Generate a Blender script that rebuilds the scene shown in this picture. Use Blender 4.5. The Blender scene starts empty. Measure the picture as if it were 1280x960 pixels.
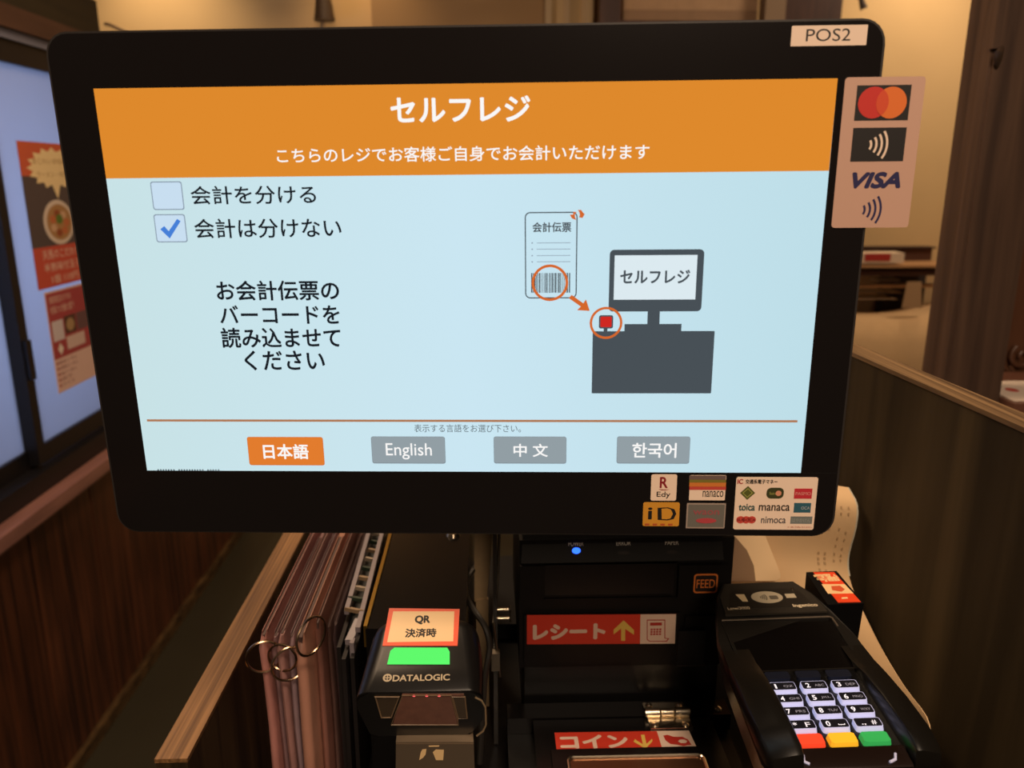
import bpy, bmesh, math, random
from mathutils import Vector, Matrix

S = bpy.context.scene
COL = S.collection
PI = math.pi

# ------------------------------------------------------------------ camera
cam_d = bpy.data.cameras.new('camera')
cam = bpy.data.objects.new('camera', cam_d)
COL.objects.link(cam)
cam.location = (0, 0, 1.35)
cam.rotation_euler = (math.radians(90 - 14.55), 0, math.radians(-1.8))
cam_d.sensor_width = 36
cam_d.lens = 990 / 1280 * 36
cam_d.clip_start = 0.02
cam_d.dof.use_dof = True
cam_d.dof.focus_distance = 0.455
cam_d.dof.aperture_fstop = 10.0
S.camera = cam

# ------------------------------------------------------------------ world and light
S.view_settings.view_transform = 'Standard'
S.view_settings.look = 'None'
S.view_settings.exposure = 0.0
S.view_settings.gamma = 1.0
S.view_settings.use_curve_mapping = False
world = bpy.data.worlds.new('world')
S.world = world
world.use_nodes = True
bg = world.node_tree.nodes['Background']
bg.inputs[0].default_value = (1.0, 0.72, 0.5, 1)
bg.inputs[1].default_value = 0.03

def area(name, loc, target, size, power, color, size_y=None):
    d = bpy.data.lights.new(name, 'AREA')
    d.energy = power; d.color = color; d.size = size
    if size_y:
        d.shape = 'RECTANGLE'; d.size_y = size_y
    o = bpy.data.objects.new(name, d)
    COL.objects.link(o)
    o.location = loc
    o.rotation_euler = (Vector(target) - Vector(loc)).to_track_quat('-Z', 'Y').to_euler()
    return o

def spot(name, loc, target, power, color, angle=80, blend=1.0, r=0.04):
    d = bpy.data.lights.new(name, 'SPOT')
    d.energy = power; d.color = color; d.spot_size = math.radians(angle); d.spot_blend = blend
    d.shadow_soft_size = r
    o = bpy.data.objects.new(name, d)
    COL.objects.link(o)
    o.location = loc
    o.rotation_euler = (Vector(target) - Vector(loc)).to_track_quat('-Z', 'Y').to_euler()
    return o

WARM = (1.0, 0.70, 0.45)
area('ceiling_panel_light', (0.18, -0.30, 2.30), (0.0, 0.42, 1.0), 0.30, 12.5, (1.0, 0.75, 0.54))
area('ceiling_light_behind', (0.25, -1.5, 2.25), (0.1, 0.5, 1.05), 0.5, 15.0, (1.0, 0.74, 0.52))
area('booth_fill_light', (1.75, 2.05, 2.36), (1.55, 2.75, 1.0), 0.3, 12.5, (1.0, 0.80, 0.58))  # unseen fill added to brighten the booth and the wall behind it
area('room_fill_light', (-0.45, 1.2, 2.38), (-0.3, 1.0, 0.0), 0.5, 17.0, WARM)
spot('wall_washer_left', (-1.12, 2.72, 2.32), (-1.10, 3.0, 1.6), 20, (1.0, 0.78, 0.50), 85)
spot('wall_washer_middle', (-0.42, 2.80, 2.32), (-0.42, 3.0, 1.6), 10, (1.0, 0.70, 0.38), 75)
spot('wall_washer_right', (1.50, 2.70, 2.32), (1.50, 3.0, 1.55), 13, (1.0, 0.79, 0.56), 100)
area('daylight_behind_frosted_glass', (-1.55, 1.75, 1.25), (-0.98, 1.75, 1.15), 0.9, 4.8, (0.47, 0.60, 1.0), 0.6)

# ------------------------------------------------------------------ materials
def lin(c):
    out = []
    for v in c:
        v = v / 255.0
        out.append(v / 12.92 if v <= 0.04045 else ((v + 0.055) / 1.055) ** 2.4)
    return tuple(out) + (1.0,)

_M = {}
def mat(name, rgb, rough=0.5, metal=0.0, spec=0.5, emit=None, estr=1.0, alpha=1.0, trans=0.0,
        noise=0.0, nscale=60.0, bump=0.0, coat=0.0):
    if name in _M: return _M[name]
    m = bpy.data.materials.new(name); m.use_nodes = True
    nt = m.node_tree; b = nt.nodes['Principled BSDF']
    b.inputs['Base Color'].default_value = lin(rgb)
    b.inputs['Roughness'].default_value = rough
    b.inputs['Metallic'].default_value = metal
    b.inputs['Specular IOR Level'].default_value = spec
    b.inputs['Coat Weight'].default_value = coat
    if trans: b.inputs['Transmission Weight'].default_value = trans
    if alpha < 1: b.inputs['Alpha'].default_value = alpha
    if emit:
        b.inputs['Emission Color'].default_value = lin(emit)
        b.inputs['Emission Strength'].default_value = estr
    if noise or bump:
        tc = nt.nodes.new('ShaderNodeTexCoord'); n = nt.nodes.new('ShaderNodeTexNoise')
        n.inputs['Scale'].default_value = nscale; n.inputs['Detail'].default_value = 4
        nt.links.new(tc.outputs['Object'], n.inputs['Vector'])
        if noise:
            r = nt.nodes.new('ShaderNodeMapRange')
            r.inputs['To Min'].default_value = 1 - noise; r.inputs['To Max'].default_value = 1 + noise
            h = nt.nodes.new('ShaderNodeMix'); h.data_type = 'RGBA'; h.blend_type = 'MULTIPLY'
            h.inputs[0].default_value = 1.0
            h.inputs[6].default_value = lin(rgb)
            nt.links.new(n.outputs['Fac'], r.inputs['Value'])
            nt.links.new(r.outputs['Result'], h.inputs[7])
            nt.links.new(h.outputs[2], b.inputs['Base Color'])
        if bump:
            bp = nt.nodes.new('ShaderNodeBump'); bp.inputs['Strength'].default_value = bump
            bp.inputs['Distance'].default_value = 0.002
            nt.links.new(n.outputs['Fac'], bp.inputs['Height'])
            nt.links.new(bp.outputs['Normal'], b.inputs['Normal'])
    _M[name] = m
    return m

def wood(name, dark, light, scale=(40, 40, 3), rough=0.5, bump=0.2, spec=0.4, patch=0.25):
    """streaky timber grain running along the axis with the small scale"""
    if name in _M: return _M[name]
    m = bpy.data.materials.new(name); m.use_nodes = True
    nt = m.node_tree; b = nt.nodes['Principled BSDF']
    tc = nt.nodes.new('ShaderNodeTexCoord'); mp = nt.nodes.new('ShaderNodeMapping')
    mp.inputs['Scale'].default_value = scale
    n1 = nt.nodes.new('ShaderNodeTexNoise'); n1.inputs['Scale'].default_value = 1.6
    n1.inputs['Detail'].default_value = 6; n1.inputs['Distortion'].default_value = 0.6
    n2 = nt.nodes.new('ShaderNodeTexNoise'); n2.inputs['Scale'].default_value = 5; n2.inputs['Detail'].default_value = 2
    cr = nt.nodes.new('ShaderNodeValToRGB')
    cr.color_ramp.elements[0].color = lin(dark); cr.color_ramp.elements[1].color = lin(light)
    cr.color_ramp.elements[0].position = 0.33; cr.color_ramp.elements[1].position = 0.72
    mr = nt.nodes.new('ShaderNodeMapRange')
    mr.inputs['To Min'].default_value = 1 - patch; mr.inputs['To Max'].default_value = 1 + patch
    mx = nt.nodes.new('ShaderNodeMix'); mx.data_type = 'RGBA'; mx.blend_type = 'MULTIPLY'; mx.inputs[0].default_value = 1
    nt.links.new(tc.outputs['Object'], mp.inputs['Vector'])
    nt.links.new(mp.outputs['Vector'], n1.inputs['Vector'])
    nt.links.new(tc.outputs['Object'], n2.inputs['Vector'])
    nt.links.new(n1.outputs['Fac'], cr.inputs['Fac'])
    nt.links.new(n2.outputs['Fac'], mr.inputs['Value'])
    nt.links.new(cr.outputs['Color'], mx.inputs[6]); nt.links.new(mr.outputs['Result'], mx.inputs[7])
    nt.links.new(mx.outputs[2], b.inputs['Base Color'])
    b.inputs['Roughness'].default_value = rough
    b.inputs['Specular IOR Level'].default_value = spec
    bp = nt.nodes.new('ShaderNodeBump'); bp.inputs['Strength'].default_value = bump; bp.inputs['Distance'].default_value = 0.001
    nt.links.new(n1.outputs['Fac'], bp.inputs['Height']); nt.links.new(bp.outputs['Normal'], b.inputs['Normal'])
    _M[name] = m
    return m

def glow(name, rgb, strength=1.0):
    """pixels of a lit display or a lamp: pure emission"""
    if name in _M: return _M[name]
    m = bpy.data.materials.new(name); m.use_nodes = True
    nt = m.node_tree; nt.nodes.clear()
    e = nt.nodes.new('ShaderNodeEmission'); o = nt.nodes.new('ShaderNodeOutputMaterial')
    e.inputs[0].default_value = lin(rgb); e.inputs[1].default_value = strength
    nt.links.new(e.outputs[0], o.inputs[0])
    _M[name] = m
    return m

# ------------------------------------------------------------------ geometry helpers
class Fr:
    """a working plane: millimetres u, v in the plane and d along its normal -> world metres"""
    def __init__(self, o, ex, ey):
        self.o = Vector(o); self.ex = Vector(ex).normalized(); ey = Vector(ey)
        self.ey = (ey - self.ex * ey.dot(self.ex)).normalized(); self.en = self.ex.cross(self.ey)
    def __call__(self, u, v, d=0.0):
        return self.o + (self.ex * u + self.ey * v + self.en * d) * 0.001
    def matrix(self, u=0, v=0, d=0):
        m = Matrix((self.ex, self.ey, self.en)).transposed().to_4x4()
        m.translation = self(u, v, d)
        return m

def prism(bm, a, b):
    """closed solid between two corresponding rings of world points"""
    n = len(a)
    va = [bm.verts.new(p) for p in a]; vb = [bm.verts.new(p) for p in b]
    bm.faces.new(va[::-1]); bm.faces.new(vb)
    for i in range(n):
        j = (i + 1) % n
        bm.faces.new((va[i], va[j], vb[j], vb[i]))
    return bm

def box(bm, p0, p1):
    x0, y0, z0 = p0; x1, y1, z1 = p1
    prism(bm, [(x0, y0, z0), (x1, y0, z0), (x1, y1, z0), (x0, y1, z0)],
              [(x0, y0, z1), (x1, y0, z1), (x1, y1, z1), (x0, y1, z1)])
    return bm

def bevel(bm, w, seg=2, angle=30):
    es = [e for e in bm.edges if len(e.link_faces) == 2 and e.calc_face_angle(0) > math.radians(angle)]
    bmesh.ops.recalc_face_normals(bm, faces=bm.faces)
    bmesh.ops.bevel(bm, geom=es, offset=w, segments=seg, profile=0.5, affect='EDGES', clamp_overlap=True)
    return bm

def bbox_bm(p0, p1, w=0.0, seg=2):
    bm = bmesh.new(); box(bm, p0, p1)
    if w: bevel(bm, w, seg)
    return bm

def rrect(u0, v0, u1, v1, r, n=5):
    pts = []
    for cx, cy, a0 in ((u1 - r, v1 - r, 0), (u0 + r, v1 - r, 90), (u0 + r, v0 + r, 180), (u1 - r, v0 + r, 270)):
        for k in range(n + 1):
            a = math.radians(a0 + 90 * k / n)
            pts.append((cx + r * math.cos(a), cy + r * math.sin(a)))
    return pts

def circle(cx, cy, rx, ry=None, n=28):
    ry = ry or rx
    return [(cx + rx * math.cos(2 * PI * k / n), cy + ry * math.sin(2 * PI * k / n)) for k in range(n)]

def plate(fr, pts, d0, d1, bm=None):
    bm = bm or bmesh.new()
    return prism(bm, [fr(u, v, d0) for u, v in pts], [fr(u, v, d1) for u, v in pts])

def rect(u0, v0, u1, v1):
    return [(u0, v0), (u1, v0), (u1, v1), (u0, v1)]

def frame_plate(fr, outer, inner, d0, d1, bm=None):
    """flat ring between two corresponding outlines"""
    bm = bm or bmesh.new(); n = len(outer)
    R = [[bm.verts.new(fr(u, v, d)) for u, v in pts] for pts, d in ((outer, d0), (outer, d1), (inner, d1), (inner, d0))]
    for k in range(4):
        A, B = R[k], R[(k + 1) % 4]
        for i in range(n):
            j = (i + 1) % n
            bm.faces.new((A[i], A[j], B[j], B[i]))
    return bm

def tube(bm, pts, r, seg=8, closed=False):
    pts = [Vector(p) for p in pts]; n = len(pts); rings = []
    up = None
    for i, p in enumerate(pts):
        if closed: t = (pts[(i + 1) % n] - pts[i - 1]).normalized()
        else: t = (pts[min(i + 1, n - 1)] - pts[max(i - 1, 0)]).normalized()
        if up is None:
            up = t.orthogonal().normalized()
        else:
            up = (up - t * up.dot(t)).normalized()
        s = t.cross(up)
        rr = r[i] if isinstance(r, (list, tuple)) else r
        rings.append([bm.verts.new(p + (up * math.cos(2 * PI * k / seg) + s * math.sin(2 * PI * k / seg)) * rr) for k in range(seg)])
    m = n if closed else n - 1
    for i in range(m):
        A, B = rings[i], rings[(i + 1) % n]
        for k in range(seg):
            l = (k + 1) % seg
            bm.faces.new((A[k], A[l], B[l], B[k]))
    if not closed:
        bm.faces.new(rings[0][::-1]); bm.faces.new(rings[-1])
    return bm

def smooth_pts(pts, k=6):
    """Catmull-Rom through the points"""
    P = [Vector(p) for p in pts]; P = [P[0] * 2 - P[1]] + P + [P[-1] * 2 - P[-2]]
    out = []
    for i in range(1, len(P) - 2):
        for j in range(k):
            t = j / k
            a, b, c, d = P[i - 1], P[i], P[i + 1], P[i + 2]
            out.append(0.5 * ((2 * b) + (c - a) * t + (2 * a - 5 * b + 4 * c - d) * t * t + (3 * b - a - 3 * c + d) * t ** 3))
    out.append(P[-2])
    return out

def loft(bm, rings, caps=True):
    R = [[bm.verts.new(p) for p in r] for r in rings]
    for A, B in zip(R, R[1:]):
        n = len(A)
        for i in range(n):
            j = (i + 1) % n
            bm.faces.new((A[i], A[j], B[j], B[i]))
    if caps:
        bm.faces.new(R[0][::-1]); bm.faces.new(R[-1])
    return bm

def sheet(bm, grid, th):
    """thin curved sheet from a grid of points, given thickness"""
    n, m = len(grid), len(grid[0])
    G = [[Vector(p) for p in row] for row in grid]
    N = []
    for i in range(n):
        row = []
        for j in range(m):
            a = G[min(i + 1, n - 1)][j] - G[max(i - 1, 0)][j]
            b = G[i][min(j + 1, m - 1)] - G[i][max(j - 1, 0)]
            row.append(a.cross(b).normalized())
        N.append(row)
    A = [[bm.verts.new(G[i][j]) for j in range(m)] for i in range(n)]
    B = [[bm.verts.new(G[i][j] + N[i][j] * th) for j in range(m)] for i in range(n)]
    for i in range(n - 1):
        for j in range(m - 1):
            bm.faces.new((A[i][j], A[i][j + 1], A[i + 1][j + 1], A[i + 1][j]))
            bm.faces.new((B[i][j], B[i + 1][j], B[i + 1][j + 1], B[i][j + 1]))
    for i in range(n - 1):
        for j in (0, m - 1):
            bm.faces.new((A[i][j], A[i + 1][j], B[i + 1][j], B[i][j]))
    for j in range(m - 1):
        for i in (0, n - 1):
            bm.faces.new((A[i][j], A[i][j + 1], B[i][j + 1], B[i][j]))
    return bm

# ------------------------------------------------------------------ object helpers
WM = {}
def thing(name, label, cat, loc=(0, 0, 0), matrix=None, group=None):
    o = bpy.data.objects.new(name, None); COL.objects.link(o)
    o.empty_display_size = 0.02
    m = matrix or Matrix.Translation(Vector(loc))
    o.matrix_world = m
    WM[o.name] = m
    o['label'] = label; o['category'] = cat
    if group: o['group'] = group
    return o

def obj(name, bm, m, parent=None, label=None, cat=None, group=None, kind=None, smooth=35):
    """bm is in world metres; links it as ONE mesh object"""
    if isinstance(bm, bmesh.types.BMesh):
        bmesh.ops.recalc_face_normals(bm, faces=bm.faces)
        me = bpy.data.meshes.new(name); bm.to_mesh(me); bm.free()
    else:
        me = bm
    if smooth:
        me.polygons.foreach_set('use_smooth', [True] * len(me.polygons))
        me.set_sharp_from_angle(angle=math.radians(smooth))
    me.materials.clear(); me.materials.append(m)
    o = bpy.data.objects.new(name, me); COL.objects.link(o)
    if parent is not None:
        W = WM[parent.name]
        me.transform(W.inverted())
        o.parent = parent
        WM[o.name] = W
    else:
        cs = [v.co for v in me.vertices]
        lo = Vector([min(c[i] for c in cs) for i in range(3)]); hi = Vector([max(c[i] for c in cs) for i in range(3)])
        b = Vector(((lo.x + hi.x) / 2, (lo.y + hi.y) / 2, lo.z))
        W = Matrix.Translation(b)
        me.transform(W.inverted()); o.location = b
        WM[o.name] = W
    if label: o['label'] = label
    if cat: o['category'] = cat
    if group: o['group'] = group
    if kind: o['kind'] = kind
    return o

def text(name, s, fr, u0, v0, u1, v1, m, parent, d=0.0, bold=0.0, label=None, rot=0, shear=0.0, space=1.0):
    """flat lettering filling the rectangle (u0,v0)-(u1,v1) of the plane fr; rot in quarter turns"""
    cu = bpy.data.curves.new(name, 'FONT'); cu.body = s; cu.shear = shear
    cu.space_character = space; cu.resolution_u = 4
    t = bpy.data.objects.new(name, cu); COL.objects.link(t)
    dg = bpy.context.evaluated_depsgraph_get()
    me = bpy.data.meshes.new_from_object(t.evaluated_get(dg))
    bpy.data.objects.remove(t); bpy.data.curves.remove(cu)
    if not len(me.vertices): return None
    for v in me.vertices:
        x, y = v.co.x, v.co.y
        for _ in range(rot): x, y = -y, x
        v.co = (x, y, 0)
    xs = [v.co.x for v in me.vertices]; ys = [v.co.y for v in me.vertices]
    x0, x1, y0, y1 = min(xs), max(xs), min(ys), max(ys)
    W, H = u1 - u0, v1 - v0
    # a heavier weight is struck as a few overlapping copies, each a hair above the last
    e = bold * min(abs(H), 12.0) if not isinstance(bold, tuple) else bold[0]
    shifts = [(0, 0)] if e <= 0 else [(0, 0), (e, 0), (-e, 0), (0, e), (0, -e), (e * .7, e * .7), (-e * .7, e * .7), (e * .7, -e * .7), (-e * .7, -e * .7)]
    co = [(u0 + e + (v.co.x - x0) / (x1 - x0) * (W - 2 * e), v0 + e + (v.co.y - y0) / (y1 - y0) * (H - 2 * e)) for v in me.vertices]
    fc = [tuple(p.vertices) for p in me.polygons]
    bpy.data.meshes.remove(me)
    vs, fs = [], []
    for k, (du, dv) in enumerate(shifts):
        b = len(vs)
        vs += [fr(u + du, v + dv, d + 0.004 * k) for u, v in co]
        fs += [tuple(i + b for i in f) for f in fc]
    me = bpy.data.meshes.new(name); me.from_pydata(vs, [], fs)
    return obj(name, me, m, parent, label=label, smooth=0)

def flat(name, fr, pts, m, parent, d=0.0, th=0.05, label=None):
    """a printed shape: a very thin layer on the plane"""
    return obj(name, plate(fr, pts, d, d + th), m, parent, label=label, smooth=0)

def ringflat(name, fr, cx, cy, r, w, m, parent, d=0.0, th=0.05, label=None, n=40):
    return obj(name, frame_plate(fr, circle(cx, cy, r + w / 2, n=n), circle(cx, cy, r - w / 2, n=n), d, d + th), m, parent, label=label, smooth=0)

# ------------------------------------------------------------------ palette
black_gloss = mat('black gloss plastic', (15, 13, 13), 0.22, spec=0.4)
black_satin = mat('black satin plastic', (14, 13, 13), 0.38, spec=0.35, noise=0.1, nscale=300)
black_matt = mat('black matt plastic', (13, 12, 12), 0.6, spec=0.25)
bezel_m = mat('monitor bezel', (23, 20, 20), 0.15, spec=0.5)
rim_m = mat('monitor rim', (48, 44, 42), 0.35, spec=0.5)
chrome = mat('chrome', (230, 215, 190), 0.22, metal=1.0)
steel = mat('brushed steel', (150, 140, 125), 0.38, metal=1.0, noise=0.12, nscale=200)
brass = mat('brass', (200, 160, 80), 0.3, metal=1.0)
white_print = mat('white print', (225, 218, 205), 0.6)
grey_print = mat('grey print', (150, 140, 128), 0.6)
black_print = mat('black print', (22, 18, 18), 0.6)
navy_print = mat('navy print', (32, 30, 78), 0.6)
label_white = mat('label paper', (232, 208, 188), 0.5, spec=0.3)
sticker_white = mat('sticker film', (248, 222, 200), 0.45, spec=0.3)
red_label = mat('red label', (205, 60, 42), 0.42, spec=0.4)
yellow_print = mat('yellow print', (225, 190, 90), 0.6)
beige_wall = mat('beige plaster', (205, 170, 122), 0.9, spec=0.1, noise=0.05, nscale=8, bump=0.1)
dark_wood = wood('dark stained pillar timber', (64, 47, 38), (98, 74, 58), (28, 28, 1.6), 0.5, 0.15)
red_wood = wood('red brown wainscot', (50, 28, 20), (104, 60, 38), (26, 26, 1.3), 0.42, 0.1, patch=0.5)
sill_wood = wood('reddish sill timber', (124, 86, 78), (158, 112, 100), (30, 3, 30), 0.33, 0.1, spec=0.6)
part_wood = wood('charred partition board', (50, 42, 30), (86, 72, 50), (14, 14, 1.2), 0.6, 0.15, spec=0.12, patch=0.35)
edge_wood = wood('raw partition edge', (92, 62, 36), (160, 118, 74), (220, 2.5, 220), 0.6, 0.3)

# ==================================================================== SETTING
QF = Fr((-0.98000, 1.60000, 0.70000), (0.00000, 1.00000, 0.00000), (0.00000, 0.00000, 1.00000))
FF = Fr((0.00000, 3.00000, 1.00000), (1.00000, 0.00000, 0.00000), (0.00000, 0.00000, 1.00000))
floor = obj('floor', bbox_bm((-2.6, -0.8, -0.05), (3.0, 3.2, 0.0)), mat('dark olive floor', (54, 50, 38), 0.45, spec=0.4, noise=0.25, nscale=3), kind='structure')
obj('ceiling', bbox_bm((-2.6, -0.8, 2.42), (3.0, 3.2, 2.46)), mat('dark ceiling boards', (52, 38, 28), 0.8), kind='structure')
obj('wall_back', bbox_bm((-2.6, 3.0, 0), (3.0, 3.1, 2.42)), beige_wall, kind='structure')
obj('wall_right', bbox_bm((2.9, -0.8, 0), (3.0, 3.0, 2.42)), beige_wall, kind='structure')

# left wall: plank wainscot, sill, frosted sliding windows, dark head panel
wl = obj('wall_left', bbox_bm((-1.06, -0.8, 0), (-1.0, 3.0, 0.64)), mat('wall backing', (24, 14, 10), 0.8), kind='structure')
random.seed(4)
y = 0.50
while y < 2.95:
    w = 0.135
    y1 = min(y + w, 2.999)
    obj('plank', bbox_bm((-1.0, y + 0.002, 0.03), (-0.981 + random.uniform(-0.0015, 0.0015), y1 - 0.002, 0.642), 0.004, 1), red_wood, wl)
    y += w
obj('wall_left_head', bbox_bm((-1.08, -0.8, 1.685), (-0.985, 2.22, 1.785), 0.003), wood('olive head panel', (38, 32, 20), (52, 44, 28), (20, 2, 20), 0.6, 0.1), kind='structure')
obj('trim_1', bbox_bm((-1.04, -0.8, 1.645), (-0.96, 2.215, 1.69), 0.003), wood('brown head rail', (58, 38, 30), (84, 58, 46), (20, 2, 20), 0.5, 0.1), kind='structure', smooth=30)
obj('baseboard_left', bbox_bm((-1.0, -0.8, 0), (-0.965, 3.0, 0.032), 0.003), wood('worn skirting', (50, 36, 22), (100, 76, 46), (30, 12, 30), 0.5, 0.3), kind='structure')
bm = bmesh.new()
box(bm, (-1.06, -0.8, 0.662), (-0.925, 3.0, 0.69)); bevel(bm, 0.004)
sill = obj('trim_2', bm, sill_wood, kind='structure')
bm = bmesh.new(); box(bm, (-1.02, -0.8, 0.636), (-0.955, 3.0, 0.663)); bevel(bm, 0.003)
obj('trim_3', bm, sill_wood, kind='structure')

frame_m = mat('black window frame', (20, 18, 20), 0.42, spec=0.4)
frost = bpy.data.materials.new('frosted glass'); frost.use_nodes = True
nt = frost.node_tree; nt.nodes.clear()
o_ = nt.nodes.new('ShaderNodeOutputMaterial'); tr = nt.nodes.new('ShaderNodeBsdfTranslucent'); gl = nt.nodes.new('ShaderNodeBsdfDiffuse')
tr.inputs[0].default_value = (0.80, 0.86, 0.95, 1); gl.inputs[0].default_value = (0.5, 0.52, 0.58, 1)
mxs = nt.nodes.new('ShaderNodeMixShader'); mxs.inputs[0].default_value = 0.3
nt.links.new(tr.outputs[0], mxs.inputs[1]); nt.links.new(gl.outputs[0], mxs.inputs[2]); nt.links.new(mxs.outputs[0], o_.inputs[0])

def sash(name, y0, y1, x, z0, z1, sw=0.028):
    w = obj(name, frame_bm(y0, y1, x, z0, z1, sw), frame_m, kind='structure')
    obj('pane', bbox_bm((x - 0.012, y0 + sw, z0 + 0.04), (x - 0.008, y1 - sw, z1 - 0.045)), frost, w)
    return w

def frame_bm(y0, y1, x, z0, z1, sw):
    bm = bmesh.new()
    box(bm, (x - 0.022, y0, z0), (x, y0 + sw, z1)); box(bm, (x - 0.022, y1 - sw, z0), (x, y1, z1))
    box(bm, (x - 0.022, y0 + sw, z0), (x, y1 - sw, z0 + 0.04)); box(bm, (x - 0.022, y0 + sw, z1 - 0.045), (x, y1 - sw, z1))
    return bm
w1 = sash('window_1', 1.655, 2.215, -0.975, 0.745, 1.625)
w2 = sash('window_2', 0.55, 1.69, -1.0, 0.735, 1.625)
obj('pull', bbox_bm((-0.975, 1.659, 0.935), (-0.966, 1.677, 1.02), 0.002), black_gloss, w1)
obj('trim_4', bbox_bm((-1.04, -0.8, 0.69), (-0.962, 2.22, 0.735), 0.002), frame_m, kind='structure')
obj('trim_5', bbox_bm((-1.04, -0.8, 1.625), (-0.968, 2.22, 1.645), 0.002), mat('grey blue track', (110, 112, 128), 0.5), kind='structure')

# posters stuck on the frosted pane
random.seed(9)
pw = label_white
def poster_paper(name, rgb): return mat(name, rgb, 0.6, spec=0.2)
P1 = thing('ramen_poster', 'tall red and black poster with a ramen bowl on the frosted window', 'poster', QF(160, 400, 2))
u0, u1, v0, v1 = 163.0, 372.0, 412.0, 727.0
flat('sheet', QF, rect(u0, v0, u1, v1), poster_paper('poster black', (88, 76, 74)), P1, d=-2.9, th=0.4)
flat('red_corner', QF, rect(u0, 655, u1, v1), poster_paper('poster orange red', (200, 96, 66)), P1, d=-2.4)
star = []
for k in range(32):
    a = 2 * PI * k / 32; r = 1.0 if k % 2 == 0 else 0.80
    star.append((u0 + 135 + 112 * r * math.cos(a), 672 + 46 * r * math.sin(a)))
star[24] = (u0 + 135, 604)
flat('star_burst', QF, star, poster_paper('poster cream', (238, 212, 160)), P1, d=-2.3)
text('lettering', 'あじわい辛味噌', QF, u0 + 50, 680, u0 + 190, 694, mat('poster tan ink', (165, 125, 70), .6), P1, d=-2.2)
text('lettering', 'ラーメン・半熟', QF, u0 + 60, 652, u0 + 190, 666, mat('poster tan ink', (165, 125, 70), .6), P1, d=-2.2)
flat('bowl', QF, circle(u0 + 125, 553, 66, 50), poster_paper('bowl cream', (214, 196, 178)), P1, d=-2.3)
flat('soup', QF, circle(u0 + 127, 553, 54, 40), poster_paper('soup tan', (172, 130, 84)), P1, d=-2.2)
for k in range(7):
    a = k * 0.9
    flat('topping', QF, circle(u0 + 127 + 30 * math.cos(a), 551 + 22 * math.sin(a), 13, 9, 12), poster_paper('topping %d' % (k % 3), [(190, 110, 70), (205, 165, 130), (150, 80, 50)][k % 3]), P1, d=-2.1)
flat('topping', QF, circle(u0 + 127, 560, 15, 11, 14), poster_paper('green onion', (96, 120, 50)), P1, d=-2.0, label='green spring onion garnish')
flat('red_band', QF, rect(u0, v0, u1, 502), poster_paper('poster red', (196, 84, 66)), P1, d=-2.4)
ink = mat('poster white ink', (222, 190, 170), 0.6)
text('lettering', '天馬のこだわり', QF, u0 + 36, 474, u0 + 196, 494, ink, P1, d=-2.3, bold=0.01)
text('lettering', '半熟味付玉子', QF, u0 + 36, 446, u0 + 196, 466, ink, P1, d=-2.3, bold=0.01)
text('lettering', '1個 110円', QF, u0 + 60, 419, u0 + 180, 438, ink, P1, d=-2.3, bold=0.01)

P2 = thing('menu_poster', 'dark red and white menu poster below the ramen poster on the window', 'poster', QF(185, 180, 2))
u0, u1, v0, v1 = 182.0, 372.0, 172.0, 404.0
flat('sheet', QF, rect(u0, v0, u1, v1), poster_paper('poster pink white', (226, 190, 176)), P2, d=-2.9, th=0.4)
flat('red_field', QF, rect(u0 + 4, 250, u1 - 4, 400), poster_paper('poster maroon', (168, 72, 74)), P2, d=-2.4)
text('lettering', '期間限定おすすめ', QF, u0 + 16, 376, u0 + 110, 392, ink, P2, d=-2.3)
text('lettering', '特製つけ麺大盛り', QF, u0 + 16, 352, u0 + 120, 370, ink, P2, d=-2.3)
flat('photo', QF, rect(u0 + 12, 290, u0 + 60, 336), poster_paper('photo white', (210, 196, 196)), P2, d=-2.3)
flat('photo', QF, rect(u0 + 66, 298, u0 + 118, 340), poster_paper('photo brown', (92, 64, 52)), P2, d=-2.3)
flat('photo', QF, circle(u0 + 92, 318, 18, 15, 16), poster_paper('photo tan', (172, 140, 100)), P2, d=-2.2)
flat('photo', QF, rect(u0 + 122, 298, u0 + 176, 340), poster_paper('photo grey', (110, 80, 80)), P2, d=-2.3)
flat('panel', QF, rect(u0 + 66, 262, u0 + 150, 292), poster_paper('panel cream', (214, 184, 172)), P2, d=-2.2)
flat('photo', QF, circle(u0 + 36, 270, 12, 14, 4), poster_paper('photo cream', (232, 216, 200)), P2, d=-2.2)
for k in range(5):
    text('lettering', ['醤油らーめん', '味噌らーめん', '塩らーめん', '餃子', 'ライス'][k], QF, u0 + 22, 236 - k * 13, u0 + [100, 104, 92, 70, 76][k], 244 - k * 13, mat('menu ink', (130, 50, 50), 0.6), P2, d=-2.3)
    flat('bullet', QF, circle(u0 + 14, 240 - k * 13, 4, n=10), poster_paper('bullet red', (160, 40, 40)), P2, d=-2.3)

# ==================================================================== BACKGROUND ROOM
hook = thing('wire_hook', 'small dark wire hook on the beige wall beside the window head', 'hook', FF(-1300, 850, 0))
obj('wire', tube(bmesh.new(), smooth_pts([(-1.2984, 2.9700, 1.8607), (-1.2804, 2.9650, 1.8574), (-1.2451, 2.9600, 1.8415), (-1.2069, 2.9600, 1.8240)]), 0.005), mat('dark wire', (70, 45, 30), 0.5), hook)
lamp = thing('wall_lamp', 'small dark wall lamp on the beige back wall', 'lamp', FF(-560, 880, -60))
c = Vector((-0.5423, 2.9200, 1.9009))
obj('lamp_shade', tube(bmesh.new(), [c + Vector((0, 0, 0.06)), c + Vector((0, 0, -0.035))], [0.022, 0.036], 16), mat('dark bronze lamp', (70, 50, 30), 0.5), lamp)
obj('arm', tube(bmesh.new(), [c + Vector((0, 0, 0.03)), c + Vector((0, 0.08, 0.05))], 0.006), mat('dark bronze lamp', (70, 50, 30), 0.5), lamp)
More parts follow.
